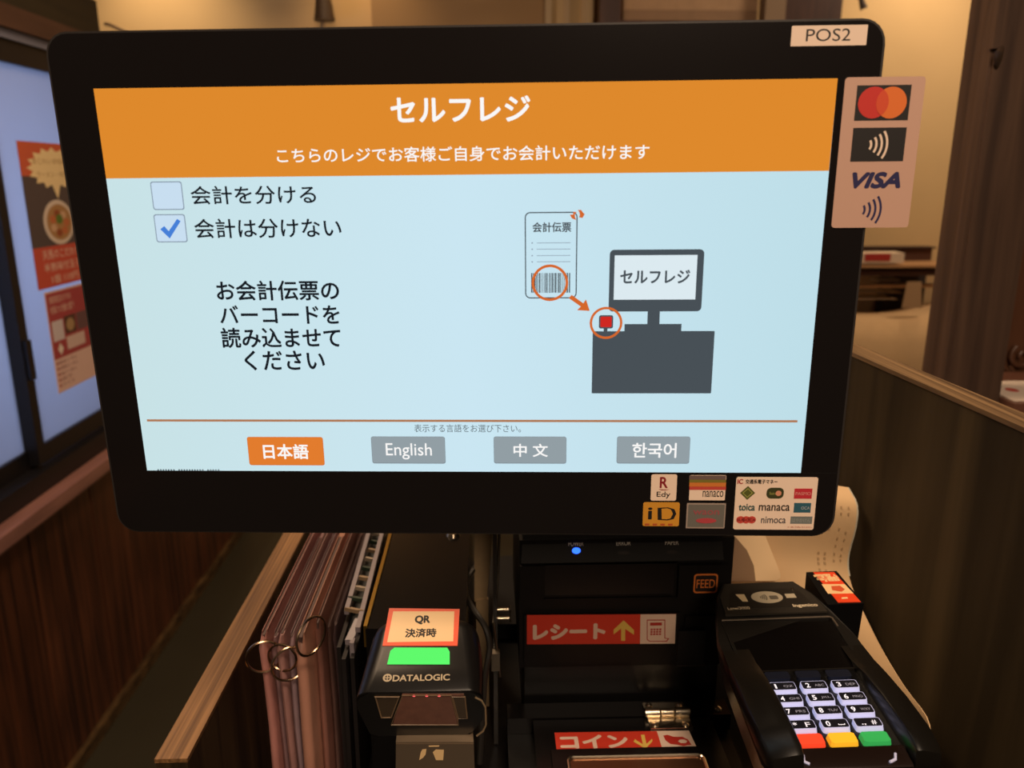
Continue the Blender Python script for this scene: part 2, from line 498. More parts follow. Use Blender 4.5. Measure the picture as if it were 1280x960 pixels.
corner = obj('trim_6', bbox_bm((-0.385, 2.93, 0.0), (0.30, 3.0, 2.42)), mat('beige panel in shade', (176, 140, 98), 0.9, spec=0.1), kind='structure')

# shelf with folded blankets
shelf = thing('blanket_shelf', 'dark wooden shelf unit with folded blankets against the back wall', 'shelf', (0.72, 2.8, 0))
sw = wood('shelf timber', (58, 32, 22), (84, 50, 34), (20, 20, 2), 0.5, 0.1)
for x0, x1 in ((0.352, 0.415), (0.862, 0.925), (0.925, 1.10)):
    obj('post', bbox_bm((x0, 2.62, 0), (x1, 2.68 if x1 - x0 < .1 else 2.66, 2.2), 0.003), sw if x0 != 0.862 else mat('shelf side', (140, 112, 84), 0.7), shelf)
obj('shelf_board', bbox_bm((0.415, 2.62, 1.80), (0.862, 2.98, 1.82), 0.003), sw, shelf)
obj('shelf_board', bbox_bm((0.415, 2.62, 2.02), (0.862, 2.98, 2.04), 0.003), sw, shelf)
obj('back_panel', bbox_bm((0.415, 2.96, 1.2), (0.862, 2.99, 2.2)), mat('shelf back', (90, 66, 48), 0.8), shelf)
for k, (z, h, col) in enumerate(((1.8205, 0.036, (150, 118, 90)), (1.857, 0.034, (178, 142, 108)), (1.8915, 0.07, (160, 124, 92)))):
    bm = bbox_bm((0.43, 2.66, z), (0.85, 2.93, z + h), h * 0.42, 3)
    obj('folded_blanket', bm, mat('blanket %d' % k, col, 0.95, noise=0.15, nscale=40, bump=0.6), label=['lowest folded blanket in the stack on the shelf', 'middle folded blanket in the stack on the shelf', 'thick topmost folded blanket of the stack on the shelf'][k], cat='blanket', group='folded blankets on the shelf')
bm = bmesh.new()
g = [[(0.20 + 0.16 * i / 8, 2.86 - 0.015 * math.sin(i * 1.9), 1.25 + 0.95 * j / 6) for i in range(9)] for j in range(7)]
sheet(bm, g, 0.004)
obj('hanging_cloth', bm, mat('cream cloth', (206, 176, 132), 0.9, spec=0.1), label='cream cloth hanging beside the blanket shelf', cat='cloth')
obj('wall_bracket', bbox_bm((1.1217, 2.9000, 1.9146), (1.1952, 2.9700, 2.0277), 0.002), mat('dark bracket', (60, 40, 28), .6), label='dark wooden bracket on the back wall behind the screen top corner', cat='bracket')
bm = tube(bmesh.new(), [(1.2724, 2.9000, 2.0002), (1.2827, 2.9000, 1.9331), (1.2936, 2.9000, 1.9106)], [0.008, 0.010, 0.013])
obj('coat_hook', bm, mat('dark bracket', (60, 40, 28), .6), label='short dark metal hook right of the wooden bracket', cat='hook')

# booth shelf with red box, cloth bag
GF = Fr((0.00000, 2.70000, 1.00000), (1.00000, 0.00000, 0.00000), (0.00000, 0.00000, 1.00000))
bs = thing('booth_shelf', 'low brown wooden booth shelf with rails behind the screen', 'shelf', (1.5, 2.7, 0))
bw = wood('booth timber', (62, 36, 26), (92, 56, 40), (3, 20, 20), 0.5, 0.1)
lw = wood('booth light rail', (150, 108, 70), (182, 136, 92), (3, 20, 20), 0.5, 0.1)
obj('back_board', bbox_bm((1.2064, 2.7500, 1.0576), (1.5565, 2.7900, 1.1142), 0.002), bw, bs)
obj('back_board_rail', bbox_bm((1.1964, 2.7400, 1.1138), (1.5642, 2.8000, 1.1190), 0.002), mat('dark rail', (48, 30, 24), .5), bs)
obj('shelf_board', bbox_bm((1.1175, 2.6000, 1.0366), (1.6599, 2.7450, 1.0538), 0.002), bw, bs)
obj('shelf_board_top', bbox_bm((1.1099, 2.5900, 1.0713), (1.6585, 2.7450, 1.0636), 0.002), lw, bs)
obj('rail', bbox_bm((1.1301, 2.6200, 0.9940), (1.6171, 2.6600, 1.0031), 0.002), lw, bs)
obj('back_panel', bbox_bm((1.4238, 2.8000, 0.8669), (1.5762, 2.8400, 1.0383), 0.002), mat('dark recess', (46, 32, 28), .7), bs)
obj('side_panel', bbox_bm((1.2783, 2.8500, 0.4743), (1.7874, 2.8800, 1.0332), 0.002), mat('booth beige panel', (196, 158, 112), .9), bs)
rb = obj('tissue_box', bbox_bm((1.2414, 2.6100, 1.0774), (1.3861, 2.6800, 1.1103), 0.004), mat('box cream', (218, 190, 160), 0.6), label='small cream box with a red front on the booth shelf', cat='box')
a = Vector((1.2530, 2.6080, 1.0855)); b = Vector((1.3391, 2.6080, 1.1089))
obj('front_label', bbox_bm((a.x, a.y, a.z), (b.x, a.y + 0.002, b.z)), mat('box red', (170, 44, 34), 0.6), rb)
tr_m = mat('grey tray', (190, 168, 140), 0.6)
for k, (p, q, lab) in enumerate((((1.1977, 2.6400, 0.9530), (1.3960, 2.7400, 0.9514), 'lower pale tray below the booth rail'), ((1.1954, 2.6400, 0.9748), (1.4104, 2.7400, 0.9739), 'upper pale tray directly below the booth rail'), ((1.3335, 2.6600, 1.0056), (1.4064, 2.7200, 1.0185), 'small white dish on the booth rail below the shelf'))):
    obj('tray' if k < 2 else 'dish', bbox_bm(p, q, 0.003), tr_m, label=lab, cat='tray' if k < 2 else 'dish')
obj('booth_bench', bbox_bm((1.13, 2.535, 0), (1.79, 2.64, 0.875), 0.004), bw, label='wooden booth bench back under the draped beige cloth', cat='bench')
# draped cloth over the bench
bm = bmesh.new()
g = []
for j in range(13):
    row = []
    for i in range(25):
        x = 1.125 + 0.675 * i / 24
        zt = 0.905 + 0.035 * math.exp(-((x - 1.56) / 0.12) ** 2)
        t = j / 12
        z = zt - 0.75 * t
        yy = 2.50 - 0.16 * math.sqrt(t) + 0.016 * math.sin(x * 30 + t * 3 + 2 * math.sin(x * 9)) * t ** 0.5 + 0.02 * math.sin(x * 13 + 1) * t
        row.append((x, yy, z))
    g.append(row)
g.insert(0, [(p[0], p[1] + 0.18, p[2] - 0.01) for p in g[0]])
sheet(bm, g, 0.004)
bag = obj('draped_cloth', bm, mat('beige linen', (200, 162, 118), 0.95, spec=0.1, noise=0.06, nscale=30), label='beige linen cloth draped in folds over the booth bench', cat='cloth', smooth=80)
st = bmesh.new()
prism(st, [(1.3337, 2.4900, 0.9461), (1.3993, 2.4900, 0.9457), (1.3880, 2.4900, 1.0309), (1.3413, 2.4900, 1.0310)], [(1.3445, 2.5100, 0.9428), (1.4105, 2.5100, 0.9425), (1.3992, 2.5100, 1.0283), (1.3520, 2.5100, 1.0285)])
obj('strap', st, mat('beige strap', (186, 146, 104), 0.95), bag)

# pillar right of the screen, carved panel, ledge
pil = thing('timber_pillar', 'dark brown timber pillar rising behind the right partition', 'pillar', (0.647, 1.033, 0))
obj('post', bbox_bm((0.611, 1.0, 0), (0.684, 1.066, 2.42), 0.002), dark_wood, pil)
obj('side_strip', bbox_bm((0.607, 1.004, 0), (0.6112, 1.022, 2.42), 0.001), dark_wood, pil)
obj('batten', bbox_bm((0.605, 0.996, 1.50), (0.613, 1.006, 2.42), 0.002), dark_wood, pil)
bm = tube(bmesh.new(), [(0.6142, 0.9980, 1.4794), (0.6113, 0.9940, 1.4878), (0.6109, 0.9920, 1.4946), (0.6154, 0.9960, 1.5006)], [0.002, 0.005, 0.005, 0.003])
obj('peg', bm, mat('pillar peg', (58, 44, 34), 0.4), pil)
cw = wood('carved panel timber', (64, 40, 28), (96, 62, 42), (18, 18, 2), 0.4, 0.2)
cp = thing('carved_panel', 'carved reddish wooden panel with scroll relief at the right edge', 'panel', (0.8, 1.2, 0))
obj('board', bbox_bm((0.690, 1.16, 0.9), (1.2, 1.19, 2.42), 0.002), cw, cp)
obj('stile', bbox_bm((0.735, 1.145, 0.9), (0.765, 1.162, 1.35), 0.003), cw, cp)
c = Vector((0.8131, 1.1500, 1.0877))
sp = [(c.x + (0.020 - 0.0022 * k / 2) * math.cos(0.5 * k + 2.2), 1.152, c.z + (0.020 - 0.0022 * k / 2) * math.sin(0.5 * k + 2.2)) for k in range(16)]
obj('scroll', tube(bmesh.new(), sp, 0.0035), cw, cp)
for s_, h_ in ((-0.012, 0.05), (-0.004, 0.035), (0.006, 0.06)):
    obj('carving', tube(bmesh.new(), smooth_pts([(c.x + s_ - 0.02, 1.156, c.z - 0.015), (c.x + s_ - 0.008, 1.152, c.z - 0.02 - h_ * .4), (c.x + s_ - 0.016, 1.156, c.z - 0.02 - h_)]), 0.0035), cw, cp)
lg = obj('side_ledge', bbox_bm((0.685, 0.97, 1.045), (1.2, 1.144, 1.066), 0.003), mat('ledge reddish', (112, 74, 58), 0.3), label='reddish glossy ledge behind the top of the right partition', cat='ledge')
pf = bmesh.new(); box(pf, (0.690, 0.98, 1.0665), (0.84, 1.08, 1.0685))
fl = obj('flyer', pf, mat('flyer white', (245, 225, 205), 0.5), label='white and red flyer lying on the ledge by the right partition', cat='flyer')
LP = Fr((0.69, 0.98, 1.0687), (1, 0, 0), (0, 1, 0))
for k, (u, v) in enumerate(((34, 10), (50, 22), (30, 50), (62, 12))):
    flat('red_dot', LP, circle(u, v, 8, 10, 12), mat('flyer red', (200, 60, 50), 0.5), fl)

# ==================================================================== PARTITIONS
lp = thing('left_partition', 'low dark board partition with a pale raw top edge left of the menus', 'partition', (-0.205, 0.9, 0))
obj('board', bbox_bm((-0.215, 0.438, 0), (-0.195, 1.70, 0.987), 0.001), wood('grained inner board', (34, 26, 16), (74, 58, 36), (60, 30, 2.2), 0.5, 0.3), lp)
obj('edge_strip', bbox_bm((-0.2155, 0.4375, 0.987), (-0.1945, 1.70, 0.990), 0.0008), edge_wood, lp)
rp = thing('right_partition', 'high dark board partition with a worn pale top edge right of the card reader', 'partition', (0.30, 0.5, 0))
def slab(z0, z1, xin=0.0, w=0.0185, y0=0.10, y1=0.95, bev=0.0008):
    """board following the slightly skewed right partition"""
    bm = bmesh.new()
    L = [(0.289 + xin - 0.04 * (y - 0.4) + t, y) for y, t in ((y0, 0), (y0, w), (y1, w), (y1, 0))]
    prism(bm, [(x, y, z0) for x, y in L], [(x, y, z1) for x, y in L])
    bevel(bm, bev, 1)
    return bm
obj('board', slab(0, 1.217), part_wood, rp)
obj('edge_strip', slab(1.217, 1.220, -0.0004, 0.0193, 0.0996, 0.9504), wood('worn edge', (84, 64, 44), (150, 120, 84), (160, 2.2, 160), 0.6, 0.3), rp)

# ==================================================================== MONITOR
FM = Fr((-0.18236, 0.40401, 1.19897), (0.99777, -0.06608, 0.00933), (-0.01026, -0.01380, 0.99985))
mon = thing('touch_monitor', 'large black self checkout touch monitor with a lit orange and pale blue screen', 'monitor', matrix=Matrix.Translation(FM(172, -36, -30)) @ Matrix((FM.ex, -FM.en, FM.ey)).transposed().to_4x4())
body = plate(FM, rrect(-20.5, -36.2, 365, 217, 11, 6), -9, -0.6)
bevel(body, 0.8e-3, 2, 60)
obj('housing', body, rim_m, mon)
obj('front_glass', plate(FM, rrect(-19.3, -35.2, 363.8, 216, 10, 6), -0.6, 0.0), bezel_m, mon)
obj('bezel_seam', plate(FM, rect(345.8, 0.0, 363.0, -0.2), 0.0, 0.04), mat('seam', (6, 5, 5), 0.6), mon)
hump = bmesh.new()
prism(hump, [FM(u, v, -9) for u, v in rrect(20, -15, 325, 195, 12, 5)], [FM(u, v, -38) for u, v in rrect(50, 10, 295, 165, 12, 5)])
obj('rear_cover', hump, black_matt, mon)
# arm and post standing on the kiosk behind the printer
a = FM(238, 70, -36)
nk = bmesh.new(); prism(nk, [a + Vector(p) for p in ((-.03, 0, -.03), (.03, 0, -.03), (.03, 0, .03), (-.03, 0, .03))], [Vector((0.075 + x, 0.665, a.z + z)) for x, z in ((-.02, -.025), (.02, -.025), (.02, .025), (-.02, .025))])
bevel(nk, 0.003)
obj('arm', nk, black_matt, mon)
obj('post', bbox_bm((0.055, 0.666, 0.955), (0.095, 0.70, a.z + 0.03), 0.004), black_matt, mon)
obj('foot', bbox_bm((0.00, 0.645, 0.941), (0.15, 0.78, 0.956), 0.004), black_matt, mon)

sc_white = glow('screen background', (203, 230, 236), 1.0)
scr = obj('screen_panel', plate(FM, [(0.1, 191.9), (-0.0, 0.0), (345.0, 0.0), (345.1, 191.9)], 0.0, 0.08), sc_white, mon, smooth=0)
# slight left to right tint of the panel
nt = sc_white.node_tree
e = [n for n in nt.nodes if n.type == 'EMISSION'][0]
tc = nt.nodes.new('ShaderNodeTexCoord'); sp_ = nt.nodes.new('ShaderNodeSeparateXYZ'); cr = nt.nodes.new('ShaderNodeValToRGB')
nt.links.new(tc.outputs['Generated'], sp_.inputs[0]); nt.links.new(sp_.outputs['X'], cr.inputs[0]); nt.links.new(cr.outputs[0], e.inputs[0])
cr.color_ramp.elements[0].color = lin((200, 226, 230)); cr.color_ramp.elements[1].color = lin((190, 222, 232))
c_ = cr.color_ramp.elements.new(0.5); c_.color = lin((202, 230, 242))
def SF(name, pts, m, d=0.10, label=None): return flat(name, FM, pts, m, scr, d=d, th=0.03, label=label)
def ST(s, u0, v0, u1, v1, m, d=0.18, bold=0.0, name='lettering', **k): return text(name, s, FM, u0, v0, u1, v1, m, scr, d=d, bold=bold, **k)
s_or = glow('screen orange', (222, 137, 44)); s_wh = glow('screen white', (250, 248, 246)); s_bk = glow('screen black', (24, 28, 34))
s_gr = glow('screen slate', (72, 80, 86)); s_line = glow('screen brown line', (176, 120, 84)); s_deep = glow('screen deep orange', (212, 104, 44))
s_btn = glow('screen button grey', (146, 158, 164)); s_btd = glow('screen button shade', (120, 132, 140)); s_obt = glow('screen button orange', (226, 124, 46))
s_box = glow('screen check box', (200, 222, 240)); s_edge = glow('screen box edge', (140, 156, 172)); s_blue = glow('screen tick blue', (70, 128, 216))
s_ico = glow('screen icon light', (220, 234, 240)); s_red = glow('screen red', (206, 40, 34)); s_small = glow('screen small text', (92, 104, 110))
SF('title_banner', [(0.1, 191.9), (0.1, 151.0), (345.0, 151.3), (345.1, 191.9)], s_or)
ST('セルフレジ', 140.0, 174.9, 205.4, 186.4, s_wh, bold=0.03)
ST('こちらのレジでお客様ご自身でお会計いただけます', 84.5, 157.3, 261.1, 164.2, s_wh, bold=0.012)
def checkbox(u0, v0, u1, v1):
    SF('checkbox_edge', rrect(u0, v0, u1, v1, 1.2), s_edge, 0.10)
    SF('checkbox', rrect(u0 + 0.5, v0 + 0.5, u1 - 0.5, v1 - 0.5, 1.0), s_box, 0.14)
checkbox(21.4, 135.9, 36.9, 149.4)
checkbox(21.0, 120.3, 36.6, 133.9)
SF('tick_mark', [(23.6, 126.7), (25.8, 128.2), (27.7, 125.7), (32.6, 131.6), (34.2, 130.5), (27.8, 122.2)][::-1], s_blue, 0.18)
ST('会計を分ける', 40.7, 138.3, 101.9, 147.1, s_bk, bold=0.012)
ST('会計は分けない', 40.6, 122.1, 113.2, 131.6, s_bk, bold=0.012)
ST('お会計伝票の', 48.2, 91.2, 110.0, 101.3, s_bk, bold=0.02)
ST('バーコードを', 48.5, 79.3, 109.5, 88.9, s_bk, bold=0.02)
ST('読み込ませて', 48.0, 66.9, 109.2, 77.5, s_bk, bold=0.02)
ST('ください', 58.8, 55.1, 100.2, 65.6, s_bk, bold=0.02)
# bill slip picture
def ringf(name, u0, v0, u1, v1, r, w, m, d=0.1):
    return obj(name, frame_plate(FM, rrect(u0, v0, u1, v1, r), rrect(u0 + w, v0 + w, u1 - w, v1 - w, r - w), d, d + 0.03), m, scr, smooth=0)
ringf('slip_outline', 202.5, 91.7, 227.9, 133.5, 2.6, 0.55, s_gr)
ST('会計伝票', 206.2, 123.9, 224.9, 128.7, s_gr, bold=0.022)
LX0, LX1 = [p[0] for p in ((208.3, 114.4), (224.6, 114.3))]
SLY = [(208.3, 118.8), (208.3, 115.8), (208.3, 112.7), (208.3, 109.7)]
for k in range(4):
    yv = SLY[k][1]
    SF('slip_line', rect(LX0, yv - 0.15, LX1, yv + 0.15), s_edge)
    SF('slip_dot', rect(LX0 - 2.6, yv - 0.3, LX0 - 1.9, yv + 0.3), s_edge)
b0 = (205.5, 94.5); b1 = (224.9, 104.2)
random.seed(12); u = b0[0]
while u < b1[0] - 0.3:
    w = random.choice((0.22, 0.22, 0.4, 0.6)); SF('barcode_bar', rect(u, b0[1], min(u + w, b1[0]), b1[1]), s_gr); u += w + random.choice((0.22, 0.3, 0.45))
def SR(cx, cy, r, w): return ringflat('circle_mark', FM, cx, cy, r, w, s_deep, scr, d=0.2, th=0.03)
SR(214.7, 99.4, 8.35, 1.3)
SR(242.6, 79.3, 7.5, 1.2)
SF('arrow', [(225.4, 93.4), (224.0, 91.8), (230.0, 87.6), (228.2, 85.8), (234.4, 85.4), (232.5, 91.2), (231.2, 89.2)], s_deep, 0.2)
SF('swirl_mark', [(224.2, 132.1), (225.2, 130.4), (227.3, 129.6), (226.7, 130.7), (226.5, 132.2), (227.5, 133.3), (225.8, 133.5), (225.8, 132.2)], s_deep, 0.2)
SF('swirl_mark', [(227.9, 134.3), (229.6, 134.3), (230.6, 132.8), (231.3, 132.4), (230.2, 130.5), (228.5, 130.9), (229.0, 131.8), (228.8, 133.1)], s_deep, 0.2)
# till picture
SF('till_screen', rrect(243.7, 85.0, 289.2, 115.3, 2.2), s_gr)
SF('till_screen_face', rect(246.1, 90.9, 286.0, 112.6), s_ico, 0.14)
ST('セルフレジ', 249.0, 98.8, 282.9, 105.5, s_gr, d=0.2, bold=0.03)
SF('till_neck', rect(263.0, 77.9, 269.0, 85.1), s_gr)
SF('till_step', rect(251.8, 74.7, 279.9, 78.7), s_gr)
SF('till_body', rrect(236.1, 42.9, 296.4, 75.1, 0.5), s_gr)
SF('reader_neck', rect(241.5, 75.1, 243.4, 77.5), s_gr, 0.12)
SF('reader_frame', rrect(239.1, 76.5, 246.1, 83.2, 1.0), s_gr, 0.15)
SF('reader_face', rrect(239.8, 77.2, 245.4, 82.5, 0.6), s_red, 0.2)
# language row
SF('divider_line', rect(3.7, 27.5, 340.9, 28.7), s_line)
ST('表示する言語をお選び下さい。', 144.5, 21.9, 199.9, 26.2, s_small)
def button(u0, v0, u1, v1, m, sh):
    SF('button_shade', rrect(u0 - 0.2, v0 - 0.35, u1 + 0.2, v1 + 0.1, 1.2), sh, 0.10)
    return SF('button', rrect(u0, v0, u1, v1, 1.1), m, 0.14)
button(56.0, 3.6, 95.9, 19.0, s_obt, s_deep)
ST('日本語', 63.8, 6.8, 88.0, 15.2, s_wh, d=0.2, bold=0.025)
button(121.7, 4.8, 160.1, 19.4, s_btn, s_btd)
ST('English', 129.0, 6.8, 153.2, 15.8, s_wh, d=0.2, bold=0.003)
button(185.9, 5.0, 223.3, 19.5, s_btn, s_btd)
ST('中 文', 196.0, 8.4, 213.9, 15.7, s_wh, d=0.2, bold=0.018)
button(249.8, 5.2, 287.0, 19.7, s_btn, s_btd)
ST('한국어', 257.6, 8.1, 280.4, 16.3, s_wh, d=0.2, bold=0.018)
M0 = (5.7, 0.5)[0]
for k in range(24):
    if k in (7, 18): continue
    u = M0 + k * 1.42
    SF('clipped_character', rect(u, 0.05, u + 0.8, 0.75), s_small)

# stickers on the bezel
def sticker(name, u0, v0, u1, v1, m, label, r=1.0, d=0.0, th=0.18):
    return obj(name, plate(FM, rrect(u0, v0, u1, v1, r), d, d + th), m, mon, label=label)
D1 = 0.20
k1 = sticker('terminal_name_label', 322.7, 205.7, 356.3, 214.2, label_white, 'white label reading POS2', 0.3)
text('lettering', 'POS2', FM, 329.3, 207.6, 349.0, 212.8, black_print, k1, d=D1)
k2 = sticker('payment_card_sticker', 348.4, 125.0, 384.4, 192.2, mat('card sticker', (196, 158, 140), 0.5, spec=0.3), 'tall pink white payment sticker overhanging the right edge', 1.6, th=0.5)
D2 = 0.52
flat('logo_field', FM, rect(354.1, 173.4, 378.4, 188.7), black_print, k2, D2)
flat('red_circle', FM, circle(362.0, 181.2, 6.9), mat('circle red', (196, 44, 36), .6), k2, D2 + 0.08)
flat('orange_circle', FM, circle(370.1, 181.1, 6.9), mat('circle orange', (222, 112, 42), .6), k2, D2 + 0.07)
lens = []
c1 = (362.0, 181.2); c2 = (370.1, 181.1); h = (c2[0] - c1[0]) / 2; am = math.acos(h / 6.9)
for k in range(13):
    a = -am + 2 * am * k / 12; lens.append((c1[0] + 6.9 * math.cos(a), c1[1] + 6.9 * math.sin(a)))
for k in range(1, 12):
    a = PI - am + 2 * am * k / 12; lens.append((c2[0] + 6.9 * math.cos(a), c2[1] + 6.9 * math.sin(a)))
flat('circle_overlap', FM, lens, mat('circle overlap', (208, 74, 38), .6), k2, D2 + 0.16)
flat('logo_field', FM, rect(354.2, 155.3, 378.4, 170.3), black_print, k2, D2)
def waves(fr, cx, cy, s, m, par, d, n=4, name='contactless_mark'):
    for k in range(n):
        r = s * (0.9 + 0.62 * k); hw = math.radians(34); x0 = cx - s * 1.9
        w = s * 0.13
        A = [(x0 + (r + w) * math.cos(-hw + 2 * hw * i / 10), cy + (r + w) * math.sin(-hw + 2 * hw * i / 10)) for i in range(11)]
        B = [(x0 + (r - w) * math.cos(-hw + 2 * hw * i / 10), cy + (r - w) * math.sin(-hw + 2 * hw * i / 10)) for i in range(11)]
        flat(name, fr, A + B[::-1], m, par, d)
waves(FM, 366.9, 162.7, 3.9, label_white, k2, D2 + 0.08)
text('lettering', 'VISA', FM, 355.8, 143.0, 378.6, 150.6, navy_print, k2, d=D2, bold=0.07, shear=0.28)
waves(FM, 367.2, 133.3, 4.0, navy_print, k2, D2)
# e-money stickers along the bottom
k3 = sticker('e_money_sticker', 268.0, -15.9, 281.4, -1.1, sticker_white, 'small white sticker with a red R above the word Edy')
text('lettering', 'R', FM, 272.5, -8.8, 276.7, -2.5, mat('crimson ink', (140, 20, 30), .6), k3, d=D1, bold=0.03)
flat('underline', FM, [(271.9, -9.4), (273.6, -10.0), (275.7, -10.0), (277.8, -9.4), (275.7, -9.6)], mat('crimson ink', (140, 20, 30), .6), k3, D1)
text('lettering', 'Edy', FM, 271.1, -14.7, 278.3, -10.8, black_print, k3, d=D1, bold=0.012)
k4 = sticker('e_money_sticker', 264.3, -30.6, 283.5, -16.9, mat('sticker gold', (214, 150, 50), .45), 'gold sticker with the letters iD')
text('lettering', 'i', FM, 266.9, -26.7, 269.2, -19.8, black_print, k4, d=D1, bold=0.03)
obj('letter_shape', frame_plate(FM, [(271.9, -20.0), (272.2, -26.9), (277.3, -27.2), (280.6, -26.4), (281.9, -23.4), (280.8, -20.8), (277.4, -19.7)],
    [(274.0, -20.4), (274.3, -26.4), (276.8, -26.6), (278.9, -26.1), (280.1, -23.4), (278.9, -20.8), (277.2, -20.2)], D1, D1 + 0.05), black_print, k4, smooth=0)
G4, M4 = 265.5, -30.2
for k in range(4):
    flat('red_dash', FM, rect(G4 + k * 4.1, M4, G4 + k * 4.1 + 2.4, M4 + 1.1), mat('dash red', (180, 80, 40), .6), k4, D1)
k5 = sticker('e_money_sticker', 288.1, -15.6, 306.8, -1.5, sticker_white, 'striped sticker with the word nanaco', 0.5)
flat('stripe', FM, rect(287.7, -4.0, 306.6, -1.6), mat('stripe grey', (112, 92, 88), .6), k5, D1)
flat('stripe', FM, rect(287.8, -5.6, 306.8, -3.9), mat('stripe olive', (128, 116, 44), .6), k5, D1)
flat('stripe', FM, rect(287.9, -7.9, 306.9, -5.5), mat('stripe orange', (214, 124, 52), .6), k5, D1)
flat('stripe', FM, rect(288.0, -9.7, 307.0, -7.8), mat('stripe red', (200, 72, 62), .6), k5, D1)
text('lettering', 'nanaco', FM, 295.1, -13.7, 305.9, -10.2, mat('brown ink', (40, 30, 20), .6), k5, d=D1, bold=0.01)
k6 = sticker('e_money_sticker', 287.2, -31.7, 307.6, -17.3, mat('sticker silver', (168, 150, 138), .4), 'grey sticker with a faded pink word and oval', 0.2)
flat('grey_field', FM, rect(288.0, -30.9, 307.0, -18.0), mat('field grey', (112, 108, 100), .5), k6, D1)
text('lettering', 'waon', FM, 290.6, -23.8, 304.3, -21.2, mat('faded pink', (160, 80, 84), .6), k6, d=D1 + 0.1, bold=0.03)
flat('oval', FM, circle(297.7, -27.2, 5.4, 1.5), mat('faded red', (182, 66, 72), .6), k6, D1 + 0.1)
k7 = sticker('transit_card_sticker', 312.1, -32.2, 354.2, -2.4, sticker_white, 'large white sticker listing transit e-money logos', 1.2)
def KT(s, u0, v0, u1, v1, m, bold=0.01, d=D1 + 0.1): return text('lettering', s, FM, u0, v0, u1, v1, m, k7, d=d, bold=bold)
ink_r = mat('ink red', (176, 32, 28), .6); ink_g = mat('ink green', (86, 92, 34), .6)
KT('IC', 312.7, -6.2, 315.6, -3.5, ink_r, 0.04)
KT('交通系電子マネー', 316.9, -6.1, 333.4, -3.6, black_print, 0.02)
c = (318.4, -11.3); flat('diamond', FM, [(c[0] - 3.9, c[1]), (c[0], c[1] - 3.9), (c[0] + 3.9, c[1]), (c[0], c[1] + 3.9)], ink_g, k7, D1)
obj('diamond_line', frame_plate(FM, [(c[0] - 2.7, c[1]), (c[0], c[1] - 2.7), (c[0] + 2.7, c[1]), (c[0], c[1] + 2.7)], [(c[0] - 2.2, c[1]), (c[0], c[1] - 2.2), (c[0] + 2.2, c[1]), (c[0], c[1] + 2.2)], D1 + .05, D1 + .1), mat('pale green', (170, 170, 90), .6), k7, smooth=0)
flat('pill', FM, rrect(328.2, -14.4, 337.1, -8.3, 2.4), mat('pill green', (58, 62, 28), .6), k7, D1)
flat('pill_dot', FM, circle(334.4, -11.4, 1.5), mat('dot pink', (220, 150, 120), .6), k7, D1 + .06)
KT('Suica', 329.7, -12.2, 333.3, -10.6, mat('pale green', (170, 170, 90), .6), 0.0)
flat('red_block', FM, rect(342.5, -14.4, 351.7, -8.7), mat('block red', (200, 46, 58), .6), k7, D1)
KT('PASMO', 343.2, -12.4, 351.1, -10.6, mat('pink ink', (230, 160, 150), .6), 0.0)
KT('toica', 314.3, -21.3, 322.8, -17.4, mat('teal ink', (44, 84, 84), .6), 0.03)
KT('manaca', 324.8, -21.3, 340.9, -18.0, mat('brown ink', (40, 30, 20), .6), 0.02)
flat('blue_block', FM, rect(343.0, -22.3, 351.8, -16.8), mat('block teal', (46, 96, 112), .6), k7, D1)
KT('OCA', 346.8, -20.5, 351.2, -18.8, mat('pale ink', (190, 190, 190), .6), 0.0)
for cx, cy in ((315.7, -26.6), (318.7, -26.6), (321.6, -26.6)):
    flat('cloud', FM, circle(cx, cy, 2.2, 2.1, 20), mat('cloud red', (206, 74, 60), .6), k7, D1 + 0.01)
KT('SUGOCA', 313.9, -27.4, 323.6, -25.8, mat('dark red ink', (120, 24, 30), .6), 0.03)
KT('nimoca', 326.5, -28.4, 339.4, -24.6, mat('slate ink', (60, 62, 70), .6), 0.01)
flat('grey_block', FM, rect(341.8, -28.7, 353.1, -24.5), mat('block grey', (120, 126, 122), .6), k7, D1)
KT('はやかけん', 342.6, -27.8, 352.2, -25.5, mat('grey ink', (160, 160, 152), .6), 0.0)
KT('※一部ご利用になれません', 340.6, -31.1, 353.4, -30.1, mat('dash red', (180, 80, 40), .6), 0.0)

# ==================================================================== KIOSK
ks = thing('kiosk_cabinet', 'black cabinet deck carrying the checkout devices between the partitions', 'cabinet', (0.1, 0.6, 0))
obj('body', bbox_bm((-0.088, 0.30, 0), (0.262, 0.80, 0.94), 0.003), black_satin, ks)
obj('side_shelf', bbox_bm((-0.193, 0.42, 0.70), (-0.0885, 0.80, 0.72), 0.002), black_matt, ks)
obj('rear_riser', bbox_bm((-0.081, 0.462, 0.9405), (-0.016, 0.72, 1.066), 0.003), black_gloss, ks)
bm = bmesh.new(); box(bm, (-0.0825, 0.463, 1.052), (-0.0800, 0.72, 1.0675)); bevel(bm, 0.0006, 1)
obj('brass_edging', bm, brass, ks, label='thin brass edging strip')
lk = bmesh.new()
tube(lk, [(-0.0305, 0.6000, 1.0648), (-0.0305, 0.6000, 1.0669)], [0.004, 0.003], 12)
obj('lock', tube(bmesh.new(), [(-0.0295, 0.600, 1.0655), (-0.0295, 0.600, 1.069)], [0.006, 0.0045], 14), chrome, ks, label='small chrome lock on the riser')
lk.free()

